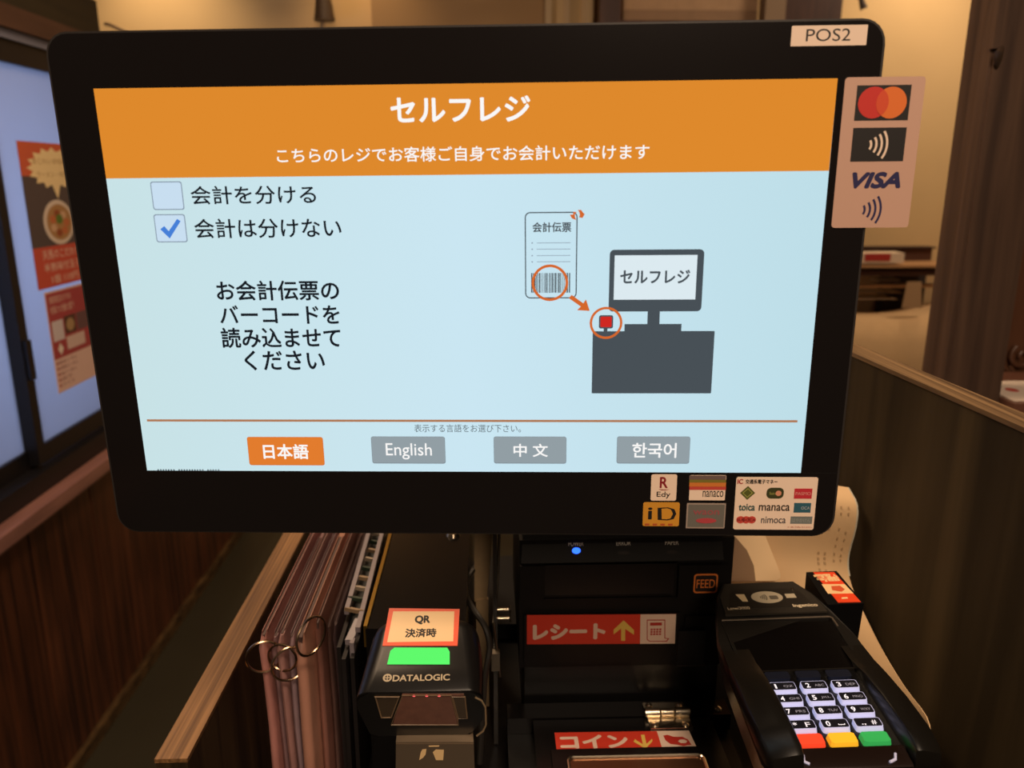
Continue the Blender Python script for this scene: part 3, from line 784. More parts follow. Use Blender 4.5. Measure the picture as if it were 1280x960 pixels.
# metal plate, cable, clear panel with chrome stand-offs
PYM = mat('dull metal plate', (176, 150, 114), 0.45, metal=0.3, noise=0.15, nscale=90)
bm = bmesh.new()
prism(bm, [(-0.0110, 0.5500, 1.0988), (0.0028, 0.5500, 1.0986), (0.0008, 0.5500, 1.0656), (-0.0025, 0.5500, 1.0338), (-0.0117, 0.5500, 1.0339)], [(-0.0110, 0.5520, 1.0979), (0.0029, 0.5520, 1.0977), (0.0008, 0.5520, 1.0646), (-0.0025, 0.5520, 1.0326), (-0.0118, 0.5520, 1.0328)])
prism(bm, [(-0.0105, .549, .941), (-0.001, .549, .941), (-0.001, .549, 1.036), (-0.0105, .549, 1.036)], [(-0.0105, .553, .941), (-0.001, .553, .941), (-0.001, .553, 1.036), (-0.0105, .553, 1.036)])
obj('metal_bracket', bm, PYM, label='dull upright metal bracket between the scanner and the receipt printer', cat='bracket')
pts = smooth_pts([(-0.0085, 0.66, 1.0), (-0.0086, 0.5700, 1.0554), (-0.0167, 0.5400, 1.0578), (-0.0169, 0.5200, 1.0558), (-0.0102, 0.5000, 1.0545), (-0.0029, 0.4900, 1.0479), (-0.0003, 0.4850, 1.0354), (-0.0038, 0.4800, 1.0136), (-0.008, 0.475, 0.95)])
obj('scanner_cable', tube(bmesh.new(), pts, 0.0022, 8), mat('cable grey', (40, 37, 34), 0.4), label='dark grey cable looping beside the metal bracket right of the scanner', cat='cable')
cpn = thing('clear_panel', 'narrow clear acrylic panel with chrome fixings left of the receipt printer', 'panel', (0.012, 0.52, 0.94))
glass = mat('clear acrylic', (70, 66, 62), 0.1, trans=0.7, spec=0.5)
obj('panel', bbox_bm((0.0025, 0.505, 0.941), (0.0055, 0.60, 1.115), 0.0006, 1), glass, cpn)
obj('edge_rod', tube(bmesh.new(), [(0.010, 0.60, 1.115), (0.0060, 0.5300, 1.0596), (0.0027, 0.5050, 1.0430), (0.007, 0.503, 1.0)], 0.0011, 8), steel, cpn)
for z, yy in ((1.024, 0.555), (1.018, 0.552)):
    obj('stand_off', tube(bmesh.new(), [(0.0056, yy, z), (0.0150, yy, z), (0.0155, yy, z), (0.0165, yy, z)], [0.0014, 0.0014, 0.0032, 0.0030], 12), chrome, cpn)
obj('clip', bbox_bm((0.001, 0.498, 1.008), (0.007, 0.5045, 1.022), 0.001), steel, cpn)

# ------------------------------------------------------------------ receipt printer
FP = Fr((0.02000, 0.50000, 1.00000), (1.00000, 0.00000, 0.00000), (0.00000, 0.00000, 1.00000))
pr = thing('receipt_printer', 'black receipt printer with FEED button and blue power light below the screen', 'printer', (0.096, 0.56, 0.941))
pbody = mat('printer black', (17, 15, 14), 0.5, spec=0.2, noise=0.08, nscale=400)
pdark = mat('printer groove', (5, 5, 5), 0.7)
bm = bmesh.new(); box(bm, (0.021, 0.502, 1.008), (0.171, 0.64, 1.108)); bevel(bm, 0.004, 3)
obj('case', bm, pbody, pr)
bm = bmesh.new(); box(bm, (0.025, 0.506, 0.941), (0.167, 0.64, 1.0075)); bevel(bm, 0.002)
obj('base', bm, black_satin, pr)
# top band, slanted
bm = bmesh.new()
u0, vb = 1.8, 92.3
u1, vt = 142.2, 109.5
vt += 2.0
prism(bm, [FP(u0, vb, 1.8), FP(u1 + 1, vb + 0.6, 1.8), FP(u1, vt, -4), FP(u0 + 1.5, vt, -4)], [FP(u0, vb, -12), FP(u1 + 1, vb + 0.6, -12), FP(u1, vt + 1, -14), FP(u0 + 1.5, vt + 1, -14)])
bevel(bm, 0.0012)
obj('top_band', bm, pbody, pr)
TBF = Fr(FP(0, vb, 1.85), (1, 0, 0), FP(0, vt, -4) - FP(0, vb, 1.8))
# lower front: left door with recess, right block with button
u0, v0 = 1.3, 66.5
u1, v1 = 108.6, 90.0
obj('paper_door', bevel(plate(FP, rect(u0, v0, u1, v1), -6, 1.5), 0.0008), pbody, pr)
ur0, vr0 = 112.2, 63.9
ur1, vr1 = 147.5, 89.4
obj('button_block', bevel(plate(FP, rect(ur0, vr0, ur1, vr1), -6, 2.4), 0.0012), pbody, pr)
obj('paper_slot', plate(FP, rect(18.7, 67.4, 109.1, 90.6), 1.5, 1.6), mat('slot black', (20, 15, 14), 0.3), pr)
obj('slot_lip', bevel(plate(FP, rect(18.2, 65.2, 112.1, 65.7), 1.5, 3.4), 0.0005, 1), black_gloss, pr)
obj('slot_lip', bevel(plate(FP, rect(17.9, 91.8, 110.7, 91.8), 1.5, 3.0), 0.0005, 1), black_gloss, pr)
fb = obj('feed_button', plate(FP, rrect(123.1, 68.4, 139.5, 82.7, 2), 2.4, 2.9), mat('feed black', (28, 20, 18), 0.5), pr)
orange_ink = mat('feed orange', (205, 112, 44), 0.6)
ring_o = rrect(122.8, 68.1, 139.7, 83.0, 2.2); ring_i = rrect(123.9, 69.3, 138.7, 81.8, 1.6)
obj('button_outline', frame_plate(FP, ring_o, ring_i, 2.9, 3.0), orange_ink, fb, smooth=0)
text('lettering', 'FEED', FP, 124.8, 72.1, 137.8, 78.7, orange_ink, fb, d=3.0, bold=0.01)
tb = vt - vb
def band_text(s, x0, x1): text('lettering', s, TBF, x0, tb * 0.60, x1, tb * 0.77, white_print, pr, d=0.15, bold=0.012)
xa = [34.9, 105.7, 45.5, 105.6, 68.2, 105.2, 78.3, 105.1, 102.3, 104.7, 111.8, 104.5]
band_text('POWER', xa[0], xa[2]); band_text('ERROR', xa[4], xa[6]); band_text('PAPER', xa[8], xa[10])
ulx = (40.3, 102.6)[0]
bm = bmesh.new(); bmesh.ops.create_uvsphere(bm, u_segments=16, v_segments=8, radius=1)
lc = TBF(ulx, tb * 0.44, 0.3)
for v in bm.verts: v.co = lc + TBF.ex * v.co.x * 0.0030 + TBF.ey * v.co.y * 0.0022 + TBF.en * v.co.z * 0.0012
obj('power_light', bm, glow('blue led', (40, 90, 255), 3.0), pr, label='glowing blue power light')
flat('error_light', TBF, rrect(xa[4] + 1.5, tb * 0.28, xa[6] - 1.5, tb * 0.40, 0.5), mat('unlit lens', (40, 34, 30), 0.25), pr, 0.1)
flat('paper_light', TBF, rrect(xa[8] + 1.5, tb * 0.28, xa[10] - 1.5, tb * 0.40, 0.5), mat('unlit lens', (40, 34, 30), 0.25), pr, 0.1)
obj('lower_panel', bevel(plate(FP, rect(4.3, 12.1, 115.1, 51.8), -6, 1.2), 0.0008), pbody, pr)
obj('side_block', bevel(plate(FP, rect(119.2, 8.4, 145.8, 48.1), -6, -0.4), 0.0008), pbody, pr)
obj('side_tab', bevel(plate(FP, rect(114.4, 10.5, 133.8, 38.0), -0.4, 2.4), 0.0006), black_satin, pr)
obj('tab_edge', plate(FP, rect(114.5, 9.5, 135.5, 10.0), 0.0, 2.6), mat('worn tab edge', (60, 54, 50), 0.5), pr)
# red label
lb = obj('receipt_label', plate(FP, [(6.3, 29.0), (112.4, 27.5), (112.0, 51.1), (6.2, 52.3)], 1.25, 1.5), red_label, pr, label='red label with katakana and an up arrow', smooth=0)
lab_ink = mat('label cream ink', (226, 196, 176), 0.6)
flat('white_end', FP, [(87.3, 27.8), (112.4, 27.5), (112.0, 51.1), (86.6, 51.4)], mat('label end', (226, 200, 180), 0.5), lb, 1.5)
text('lettering', 'レシート', FP, 10.3, 32.2, 62.3, 44.9, lab_ink, lb, d=1.55, bold=0.07)
flat('up_arrow', FP, [(73.6, 30.5), (76.5, 30.5), (76.2, 40.1), (82.6, 35.2), (82.5, 39.0), (74.8, 46.9), (67.9, 39.6), (68.0, 35.8), (73.3, 40.5)], yellow_print, lb, 1.55)
rk = mat('label red ink', (176, 40, 28), 0.6)
obj('slip_picture', frame_plate(FP, [(92.0, 31.1), (93.8, 29.5), (106.5, 29.2), (108.1, 31.8), (105.2, 32.3), (104.5, 46.9), (91.3, 47.2)], [(92.6, 31.4), (94.1, 30.1), (105.9, 29.9), (107.0, 31.3), (104.6, 31.9), (103.9, 46.2), (91.9, 46.4)], 1.55, 1.6), rk, lb, smooth=0)
flat('slip_header', FP, rect(93.8, 42.3, 102.3, 44.7), rk, lb, 1.55)
a0, a1 = 94.2, 34.6
b0, b1 = 102.5, 40.3
for i in range(4):
    for j in range(3):
        flat('slip_key', FP, rect(a0 + (b0 - a0) * i / 4 + .1, a1 + (b1 - a1) * j / 3 + .1, a0 + (b0 - a0) * (i + .78) / 4, a1 + (b1 - a1) * (j + .78) / 3), rk, lb, 1.55)

# ------------------------------------------------------------------ coin unit
FL = Fr((0.04000, 0.45000, 0.98000), (1.00000, 0.00000, 0.00000), (0.00000, 1.00000, 0.00000))
cu_ = thing('coin_unit', 'black coin unit with red label, chrome hinge and coin tray below the printer', 'coin slot', (0.09, 0.43, 0.941))
bm = bmesh.new(); box(bm, (0.012, 0.36, 0.9405), (0.170, 0.501, 0.966)); bevel(bm, 0.003)
obj('case', bm, black_satin, cu_)
bm = bmesh.new(); box(bm, (0.030, 0.384, 0.9662), (0.156, 0.481, 0.9795)); bevel(bm, 0.002)
obj('lid', bm, black_gloss, cu_)
bm = bmesh.new(); box(bm, (0.012, 0.484, 0.9662), (0.172, 0.5005, 0.9790)); bevel(bm, 0.001)
obj('rear_rail', bm, black_gloss, cu_)
cl = obj('coin_label', plate(FL, [(4.0, -1.9), (98.5, -2.9), (96.6, 16.6), (4.0, 17.4)], -0.4, -0.1), red_label, cu_, label='red label with katakana and a down arrow', smooth=0)
flat('white_end', FL, [(74.9, -2.6), (98.5, -2.9), (97.2, 16.6), (74.9, 16.6)], mat('label end', (226, 200, 180), 0.5), cl, -0.1)
text('lettering', 'コイン', FL, 6.9, 0.7, 53.3, 14.3, lab_ink, cl, d=0.0, bold=0.06)
flat('down_arrow', FL, [(63.7, -0.7), (69.8, 6.5), (70.0, 8.9), (65.2, 3.9), (65.6, 13.1), (63.1, 13.1), (62.6, 3.6), (58.2, 8.9), (56.9, 6.5)], yellow_print, cl, 0.0)
flat('hand_picture', FL, [(78.3, 11.9), (81.2, 12.6), (85.2, 10.4), (91.2, 10.2), (94.3, 7.4), (95.5, 2.2), (92.4, 1.9), (90.0, 1.0), (86.0, 2.5), (81.4, 3.4), (78.9, 7.0)], rk, cl, 0.0)
flat('coin_picture', FL, circle(90.3, 5.7, 3.2, 2.0, 6), mat('label end', (226, 200, 180), 0.5), cl, 0.06)
# chrome hinge: two leaves, three knuckles, four screws
hx0, hx1 = 0.1105, 0.1400
obj('hinge_leaf', bbox_bm((hx0, 0.4830, 0.9792), (hx1, 0.4965, 0.9806), 0.0005, 1), chrome, cu_)
obj('hinge_leaf', bbox_bm((hx0 + 0.0005, 0.4680, 0.9797), (hx1 + 0.0005, 0.4815, 0.9811), 0.0005, 1), chrome, cu_)
for a_, b_, r_ in ((hx0 - 0.0015, hx0 + 0.0095, 0.0034), (hx0 + 0.0100, hx1 - 0.0100, 0.0028), (hx1 - 0.0095, hx1 + 0.0015, 0.0034)):
    obj('hinge_knuckle', tube(bmesh.new(), [(a_, 0.4822, 0.983), (a_ + 0.0006, 0.4822, 0.983), (b_ - 0.0006, 0.4822, 0.983), (b_, 0.4822, 0.983)], [r_ * .8, r_, r_, r_ * .8], 16), chrome, cu_)
def dome(x, y, z, r): return tube(bmesh.new(), [(x, y, z), (x, y, z + r * .4), (x, y, z + r * .7), (x, y, z + r * .8)], [r, r * .9, r * .5, r * .1], 14)
for x in (hx0 + 0.004, hx1 - 0.004):
    for y_ in (0.4715, 0.4930):
        obj('screw', dome(x, y_, 0.9805, 0.0026), chrome, cu_)
obj('screw', dome(0.1640, 0.4900, 0.979, 0.0030), chrome, cu_)
# coin cup with chrome rim
def zr(x0, y0, x1, y1, r, z): return [(u, v, z) for u, v in rrect(x0, y0, x1, y1, r, 5)]
bm = bmesh.new(); box(bm, (0.040, 0.388, 0.9797), (0.1455, 0.4465, 0.9835)); bevel(bm, 0.0016, 2)
obj('cup_surround', bm, black_gloss, cu_)
rim = [Vector(p) for p in zr(0.0500, 0.391, 0.1385, 0.4375, 0.004, 0.9842)]
obj('cup_rim', tube(bmesh.new(), rim, 0.0013, 8, closed=True), chrome, cu_)
bm = bmesh.new(); prism(bm, zr(0.0505, 0.3915, 0.1380, 0.437, 0.004, 0.9836), zr(0.0505, 0.3915, 0.1380, 0.437, 0.004, 0.9839))
obj('cup_plate', bm, mat('cup copper', (120, 84, 62), 0.25, metal=0.8), cu_)

# ------------------------------------------------------------------ code scanner
FS = Fr((-0.04050, 0.39500, 1.06700), (1.00000, 0.00000, 0.00000), (0.00000, 0.93358, 0.35837))
FW = Fr((-0.04050, 0.39500, 1.06700), (1.00000, 0.00000, 0.00000), (0.00000, -0.24958, 0.96836))
sc = thing('code_scanner', 'black counter scanner with green light and QR label left of the printer', 'scanner', (-0.04, 0.43, 0.941))
scm = mat('scanner black', (15, 14, 14), 0.3, spec=0.45)
def sec(v, hl, hr, top, dep, r):
    """cross-section across the scanner: rounded top corners"""
    pts = []
    for k in range(7):
        a = PI * 0.5 * k / 6; pts.append((hr - r + r * math.sin(a), top - r + r * math.cos(a)))
    pts.append((hr - 3, -dep)); pts.append((-hl + 3, -dep))
    for k in range(7):
        a = PI * 0.5 * k / 6; pts.append((-hl + r - r * math.cos(a), top - r + r * math.sin(a)))
    return [FS(u, v, d) for u, d in pts]
bm = bmesh.new()
loft(bm, [sec(0, 36.5, 36.0, -0.6, 14, 7), sec(1.5, 36.6, 36.3, 0, 16, 9), sec(15, 35, 36.4, 0, 22, 10), sec(30, 33.5, 35.5, 0, 26, 11), sec(42, 32, 34, 0, 28, 11), sec(48, 30, 32, -1.2, 28, 10), sec(52, 26, 28, -4.5, 27, 8), sec(53.5, 22, 24, -9, 25, 6)])
obj('housing', bm, scm, sc, smooth=50)
bm = bmesh.new()
fo = [(-36.3, -9), (-34.5, -5), (-29, -1.6), (28.5, -1.6), (34.2, -5), (36.6, -9), (36.5, -25), (30, -36), (26, -38.5), (-26, -38.5), (-31, -36), (-36.5, -14)]
bi = [(-32, -9.5), (-30.5, -6), (-27, -3), (27, -3), (30.5, -6), (32.5, -9.5), (32, -22), (26, -30), (22, -33), (-22, -33), (-27, -30), (-32, -12)]
prism(bm, [FW(u, v, 0) for u, v in fo], [FW(u, v, -24) for u, v in bi]); bevel(bm, 0.0015, 2)
obj('window_housing', bm, scm, sc)
winm = mat('scan window', (112, 74, 60), 0.12, spec=0.8, noise=0.3, nscale=160)  # amber reflection on the glass put into the base colour
obj('scan_window', bevel(plate(FW, [(-16.8, -27.2), (21.1, -29.1), (25.4, -3.1), (-9.8, -2.1)], 0.0, 0.6), 0.0003, 1), winm, sc)
def wire_loop(name, pts, m, r=0.0005): return obj(name, tube(bmesh.new(), [FW(u, v, 0.5) for u, v in pts], r, 6, closed=True), m, sc)
rimw = mat('window outline', (120, 98, 74), 0.4)
sgm = mat('side window', (66, 54, 40), 0.2, spec=0.6)  # same reflected tone painted on the side panes
obj('side_window', plate(FW, [(-23.0, -21.5), (-17.4, -21.6), (-11.7, -4.1), (-25.3, -3.7)], 0.0, 0.3), sgm, sc)
obj('side_window', plate(FW, [(21.7, -23.5), (26.8, -23.7), (25.8, -5.1), (18.9, -4.9)], 0.61, 0.8), sgm, sc)
wire_loop('window_outline', [(-17.8, -27.9), (21.5, -29.2), (18.0, -3.6), (-9.8, -2.8)], rimw)
wire_loop('window_outline', [(-23.0, -21.5), (-17.4, -21.6), (-11.7, -4.1), (-25.3, -3.7)], rimw)
wire_loop('window_outline', [(21.7, -23.5), (26.8, -23.7), (25.8, -5.1), (18.9, -4.9)], rimw)
ledr = glow('red led', (255, 90, 90), 1.6)
for cx, cy in ((-3.2, -3.3), (4.1, -3.5), (11.2, -3.7)):
    flat('aiming_light', FW, circle(cx, cy, 0.9, 0.8, 12), ledr, sc, 0.7, label='small glowing red aiming light')
bm = tube(bmesh.new(), [FW(u, v, 1.5) for u, v in ((31.8, -4.6), (35.4, -7.4), (37.5, -13.0), (37.8, -28.3), (36.1, -33.9), (32.2, -38.1))], 0.0006, 6)
obj('side_trim', bm, mat('pale trim', (190, 165, 130), 0.3, metal=0.6), sc)
lbq = obj('qr_label', plate(FS, [(-24.1, 30.5), (21.0, 29.6), (21.6, 56.8), (-22.7, 58.4)], 0.0, 0.25), mat('label vermilion', (232, 84, 48), 0.45), sc, label='white label with a vermilion border', smooth=0)
flat('label_field', FS, [(-21.5, 33.0), (18.3, 32.8), (18.3, 55.0), (-20.0, 55.8)], mat('label cream', (236, 200, 150), 0.4), lbq, 0.25)
text('lettering', 'QR', FS, -6.0, 45.5, 3.5, 52.3, black_print, lbq, d=0.32, bold=0.05)
text('lettering', '決済時', FS, -11.2, 36.0, 7.9, 42.6, black_print, lbq, d=0.32, bold=0.035)
obj('status_light', plate(FS, [(-20.0, 17.7), (16.7, 16.9), (16.4, 25.5), (14.8, 28.3), (-16.8, 29.0), (-19.0, 26.8)], 0.0, 0.4), glow('green led', (96, 250, 108), 1.0), sc, label='glowing green status light', smooth=0)
sil = mat('silver logo', (176, 160, 132), 0.4)
text('lettering', 'DATALOGIC', FS, -15.9, 6.2, 17.1, 10.5, sil, sc, d=0.1, bold=0.035)
cx, cy = -19.0, 8.7
ringflat('logo_ring', FS, cx, cy, 2.1, 1.0, sil, sc, 0.1, 0.05, n=24)
flat('logo_bar', FS, rect(cx - 2, cy - 0.3, cx + 2, cy + 0.3), sil, sc, 0.1); flat('logo_bar', FS, rect(cx - 0.3, cy - 2, cx + 0.3, cy + 2), sil, sc, 0.1)
FB = Fr((-0.04000, 0.40000, 1.00000), (1.00000, 0.00000, 0.00000), (0.00000, 0.00000, 1.00000))
plm = mat('bracket plate', (112, 98, 82), 0.42, metal=0.5)
obj('stand_plate', bevel(plate(FB, [(-19.5, -58), (31.5, -58), (29.9, 26.6), (-15.8, 27.7)], -3, 0), 0.0006, 1), plm, sc)
bm = bmesh.new(); prism(bm, [FB(u, v, -0.2) for u, v in ((-15.8, 27.7), (29.9, 26.6))] + [Vector((-0.012, 0.425, 1.0335)), Vector((-0.056, 0.425, 1.0335))], [FB(u, v + 1.2, -0.2) for u, v in ((-15.8, 27.7), (29.9, 26.6))] + [Vector((-0.012, 0.425, 1.0350)), Vector((-0.056, 0.425, 1.0350))])
obj('stand_fold', bm, mat('bracket fold', (140, 122, 100), 0.35, metal=0.6), sc)
cream = mat('bracket bright', (226, 192, 140), 0.35)
flat('pale_patch', FB, [(-2.5, 16.3), (-0.1, 17.9), (1.4, 20.1), (2.0, 24.0), (-0.4, 23.7), (-1.4, 21.8)], cream, sc, 0.1)  # flat pale patches laid on the stand plate
flat('pale_patch', FB, [(7.5, 16.0), (11.7, 15.9), (12.3, 23.1), (7.6, 23.5), (5.7, 21.6), (6.6, 18.8)], cream, sc, 0.1)
flat('slot_mark', FB, rect(3.4, 25.4, 9.6, 26.3), cream, sc, 0.1)
obj('stand_post', bbox_bm((-0.055, 0.405, 0.9405), (-0.012, 0.44, 1.03), 0.003), black_satin, sc)

# ------------------------------------------------------------------ menus in the rack
random.seed(3)
cols = [(178, 122, 114), (138, 108, 110), (164, 122, 116), (150, 126, 132), (178, 128, 108), (146, 100, 88), (110, 82, 76), (98, 78, 80)]
pagem = mat('menu pages', (92, 70, 66), 0.6)
labs = ['menu folder nearest the left partition', 'thin grey brown menu second from the partition', 'pinkish menu third from the partition', 'grey mauve menu fourth from the partition',
        'wide tan menu with a binder ring at its corner', 'reddish brown menu right of the tan one', 'dark brown menu beside the grey comb', 'narrow dark menu under the grey comb']
MX = [(-0.1565, 0.0062, 0.476), (-0.1492, 0.0040, 0.482), (-0.1440, 0.0050, 0.478), (-0.1378, 0.0040, 0.480), (-0.1320, 0.0085, 0.472), (-0.1222, 0.0045, 0.490), (-0.1165, 0.0030, 0.500), (-0.1125, 0.0028, 0.505)]
for k, (x, w, y0) in enumerate(MX):
    m = mat('menu cover %d' % k, cols[k], 0.38, spec=0.5, noise=0.22, nscale=45, bump=0.3)
    root = thing('menu_folder', labs[k] + ' in the rack', 'menu', (x + w / 2, 0.58, 0.7205), group='menus standing in the rack')
    zt = 1.050 - (0.004 if k in (1, 3) else 0) - (0.010 if k > 5 else 0)
    zs = [0.7208, 0.80, 0.90, 0.98, 1.02, zt - 0.008, zt]
    rr = []
    for z in zs:
        lean = 0.003 * (1.05 - z) / 0.33
        yy = y0 + 0.003 * math.sin(z * 21 + k) + (0.006 if z >= zt - 1e-6 else 0.0) 
        ww = w * (0.96 if z < zt else 0.55)
        xo = x + lean + (w - ww) / 2 + random.uniform(-.0004, .0004)
        rr.append([Vector((xo + ww * a, yy + b, z)) for a, b in ((0.5, 0), (0.85, 0.0012), (1, 0.004), (1, 0.21), (0, 0.21), (0, 0.004), (0.15, 0.0012))])
    obj('cover', loft(bmesh.new(), rr), m, root, smooth=60)
    L_ = random.uniform(0.15, 0.2)
    obj('cover_flap', bbox_bm((x + w * 0.25, y0 + 0.008, zt - 0.02), (x + w * 0.32, y0 + L_, zt + 0.0022), 0.0002, 1), m, root)
    obj('cover_flap', bbox_bm((x + w * 0.66, y0 + 0.010, zt - 0.02), (x + w * 0.74, y0 + L_, zt + 0.0018), 0.0002, 1), m, root)
    obj('page_edges', bbox_bm((x + w * 0.35, y0 + 0.006, zt - 0.02), (x + w * 0.63, y0 + L_, zt + 0.0006), 0.0002, 1), pagem, root)
def bring(cx, cy, cz, r, tilt, lab):
    pts = [(cx + r * math.cos(a) * math.cos(tilt), cy + r * math.cos(a) * math.sin(tilt), cz + r * math.sin(a)) for a in [2 * PI * k / 36 for k in range(36)]]
    obj('binder_ring', tube(bmesh.new(), pts, 0.0009, 6, closed=True), mat('ring metal', (190, 160, 130), 0.25, metal=1.0), label=lab, cat='ring', group='binder rings on the menus')
c = Vector((-0.1524, 0.4760, 1.0376)); bring(c.x, c.y, c.z, 0.0115, 0.3, 'leftmost thin metal binder ring through the menu nearest the partition')
c = Vector((-0.1402, 0.4760, 1.0367)); bring(c.x, c.y, c.z, 0.0100, -0.2, 'small metal binder ring between the first and the tan menu')
c = Vector((-0.1352, 0.4740, 1.0331)); bring(c.x, c.y, c.z, 0.0120, 0.5, 'larger metal binder ring lowest on the menus')
c = Vector((-0.1184, 0.4700, 1.0565)); bring(c.x, c.y, c.z, 0.0130, 1.0, 'metal binder ring on the top corner of the tan menu')
for k, (x, y0, zt, lab) in enumerate(((-0.1060, 0.488, 1.036, 'left black menu board right of the brown menus'), (-0.1015, 0.480, 1.032, 'middle black menu board behind the comb hook'), (-0.0965, 0.484, 1.030, 'right black menu board beside the brass edging'))):
    obj('menu_board', bbox_bm((x, y0, 0.7205), (x + 0.0028, y0 + 0.2, zt), 0.0008), mat('menu board black', (34, 30, 30), 0.35, noise=.2, nscale=30), label=lab, cat='menu', group='black menu boards in the rack')
# grey comb binder
cb = thing('comb_binder', 'pale grey plastic comb binder between the menus and the brass edging', 'binder', (-0.096, 0.57, 1.0))
cg = mat('comb grey', (150, 140, 146), 0.45)
def bar(p, q, w, h):
    p, q = Vector(p), Vector(q); bm = bmesh.new(); s = Vector((w / 2, 0, 0)); u = Vector((0, 0, h))
    prism(bm, [p - s, p + s, q + s, q - s], [p - s + u, p + s + u, q + s + u, q - s + u]); bevel(bm, 0.0005, 1); return bm
obj('rail', bar((-0.1050, 0.524, 1.040), (-0.1050, 0.70, 1.052), 0.0034, 0.004), cg, cb)
obj('rail', bar((-0.0930, 0.500, 1.040), (-0.0930, 0.70, 1.053), 0.0034, 0.004), cg, cb)
obj('hook', bar((-0.0985, 0.494, 1.034), (-0.0940, 0.512, 1.040), 0.0055, 0.004), cg, cb)
obj('front_tab', bbox_bm((-0.0975, 0.490, 0.985), (-0.0945, 0.497, 1.038), 0.0008), cg, cb)
obj('spine', bar((-0.0990, 0.515, 1.030), (-0.0990, 0.70, 1.040), 0.0100, 0.003), mat('comb dark spine', (22, 26, 24), 0.5), cb)
for k in range(11):
    y_ = 0.520 + k * 0.016
    obj('tooth', bar((-0.1035, y_ + 0.004, 1.043), (-0.0945, y_, 1.043), 0.006, 0.003), mat(['comb beige', 'comb green', 'comb pale'][k % 3], [(168, 142, 112), (52, 66, 52), (176, 160, 140)][k % 3], 0.5), cb)

# ------------------------------------------------------------------ card terminal
FT = Fr((0.17916, 0.36767, 1.07595), (0.99913, -0.02260, 0.03510), (0.01968, 0.99650, 0.08130))
tm = thing('card_terminal', 'black card payment terminal with backlit keypad by the right partition', 'card reader', (0.19, 0.40, 0.941))
tbm = mat('terminal black', (22, 20, 17), 0.42, spec=0.35, noise=0.12, nscale=500)
tgl = mat('terminal glass', (12, 10, 9), 0.2, spec=0.35)
out = [(-40, -46), (-43.5, -38), (-43, 20), (-42, 55), (-37, 78), (-31, 100), (-24, 113), (24, 113), (31, 100), (37, 78), (43, 55), (43.5, 20), (43.5, -38), (40, -46)][::-1]
b2 = [(u * 0.9, v * 0.95 + 2) for u, v in out]
bm = bmesh.new(); prism(bm, [FT(u, v, -5) for u, v in out], [FT(u, v, -30) for u, v in b2]); bevel(bm, 0.002, 2)
obj('lower_case', bm, black_satin, tm)
o3 = [(u * 0.985, v * 0.985) for u, v in out]
bm = bmesh.new(); prism(bm, [FT(u, v, -5) for u, v in out], [FT(u, v, -1.2 if v < 70 else 0.6) for u, v in o3]); bevel(bm, 0.0012, 2)
obj('upper_case', bm, tbm, tm)
# head plate
hd = [(-31, 79), (-31.5, 76), (33, 76), (33, 79), (30, 95), (23, 110), (-23, 110), (-30, 95)]
obj('head_plate', bevel(plate(FT, hd, 0.3, 1.6), 0.0006), mat('head grey black', (46, 42, 36), 0.4, noise=0.15, nscale=600), tm)
hi = [(-27, 82), (26.5, 82), (24, 96), (20, 102), (-20, 102), (-24, 96)]
obj('head_inset', bevel(plate(FT, hi, 1.6, 1.8), 0.0001, 1), mat('head inset', (40, 36, 31), 0.35), tm)
hdz = 1.85
oc = 0.1, 92.9
ov = obj('contactless_zone', plate(FT, circle(oc[0], oc[1], 10.2, 6.6, 32), hdz, hdz + 0.05), mat('contactless grey', (186, 174, 148), 0.5), tm, smooth=0)
waves(FT, oc[0] - 2.0, oc[1], 2.0, black_print, ov, hdz + 0.06)
flat('hand_mark', FT, rrect(oc[0] + 1.5, oc[1] - 2.6, oc[0] + 7, oc[1] + 1.5, 1), mat('hand grey', (100, 92, 78), .6), ov, hdz + 0.06)
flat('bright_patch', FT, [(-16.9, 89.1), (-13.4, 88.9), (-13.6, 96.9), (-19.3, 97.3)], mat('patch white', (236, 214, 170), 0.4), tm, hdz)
flat('small_symbol', FT, rect(12.4, 91.3, 18.9, 95.8), mat('contactless grey', (186, 174, 148), 0.5), tm, hdz)
w_ink = mat('terminal white ink', (232, 214, 180), 0.5)
text('lettering', 'Lane/3000', FT, -28.5, 80.7, -14.4, 83.7, w_ink, tm, d=hdz, bold=0.015)
text('lettering', 'ingenico', FT, 13.5, 80.3, 29.2, 84.5, w_ink, tm, d=hdz, bold=0.02)
for px in ((-17.7, 111.1), (-6.7, 109.9), (4.7, 109.2), (16.1, 108.5)):
    flat('indicator', FT, circle(px[0], px[1], 0.8, n=10), mat('indicator lens', (120, 108, 90), 0.3), tm, 0.65)
obj('side_latch', plate(FT, circle(19.2, 100.3, 1.0, n=10), 1.8, 2.6), chrome, tm)
# display
di = rrect(-33.5, 24.5, 33, 71.0, 2.0)
obj('display_frame', frame_plate(FT, rrect(-35.5, 23.5, 34.8, 72.6, 3.0), di, -1.2, 0.5), tbm, tm)
obj('display', plate(FT, di, -1.2, -0.6), tgl, tm)
obj('frame_highlight', tube(bmesh.new(), [FT(u, v, 0.55) for u, v in ((-35, 71.8), (32.5, 71.8), (34, 70.5), (34.2, 62))], 0.0006, 8), mat('frame edge', (90, 80, 68), 0.25, spec=0.8), tm)
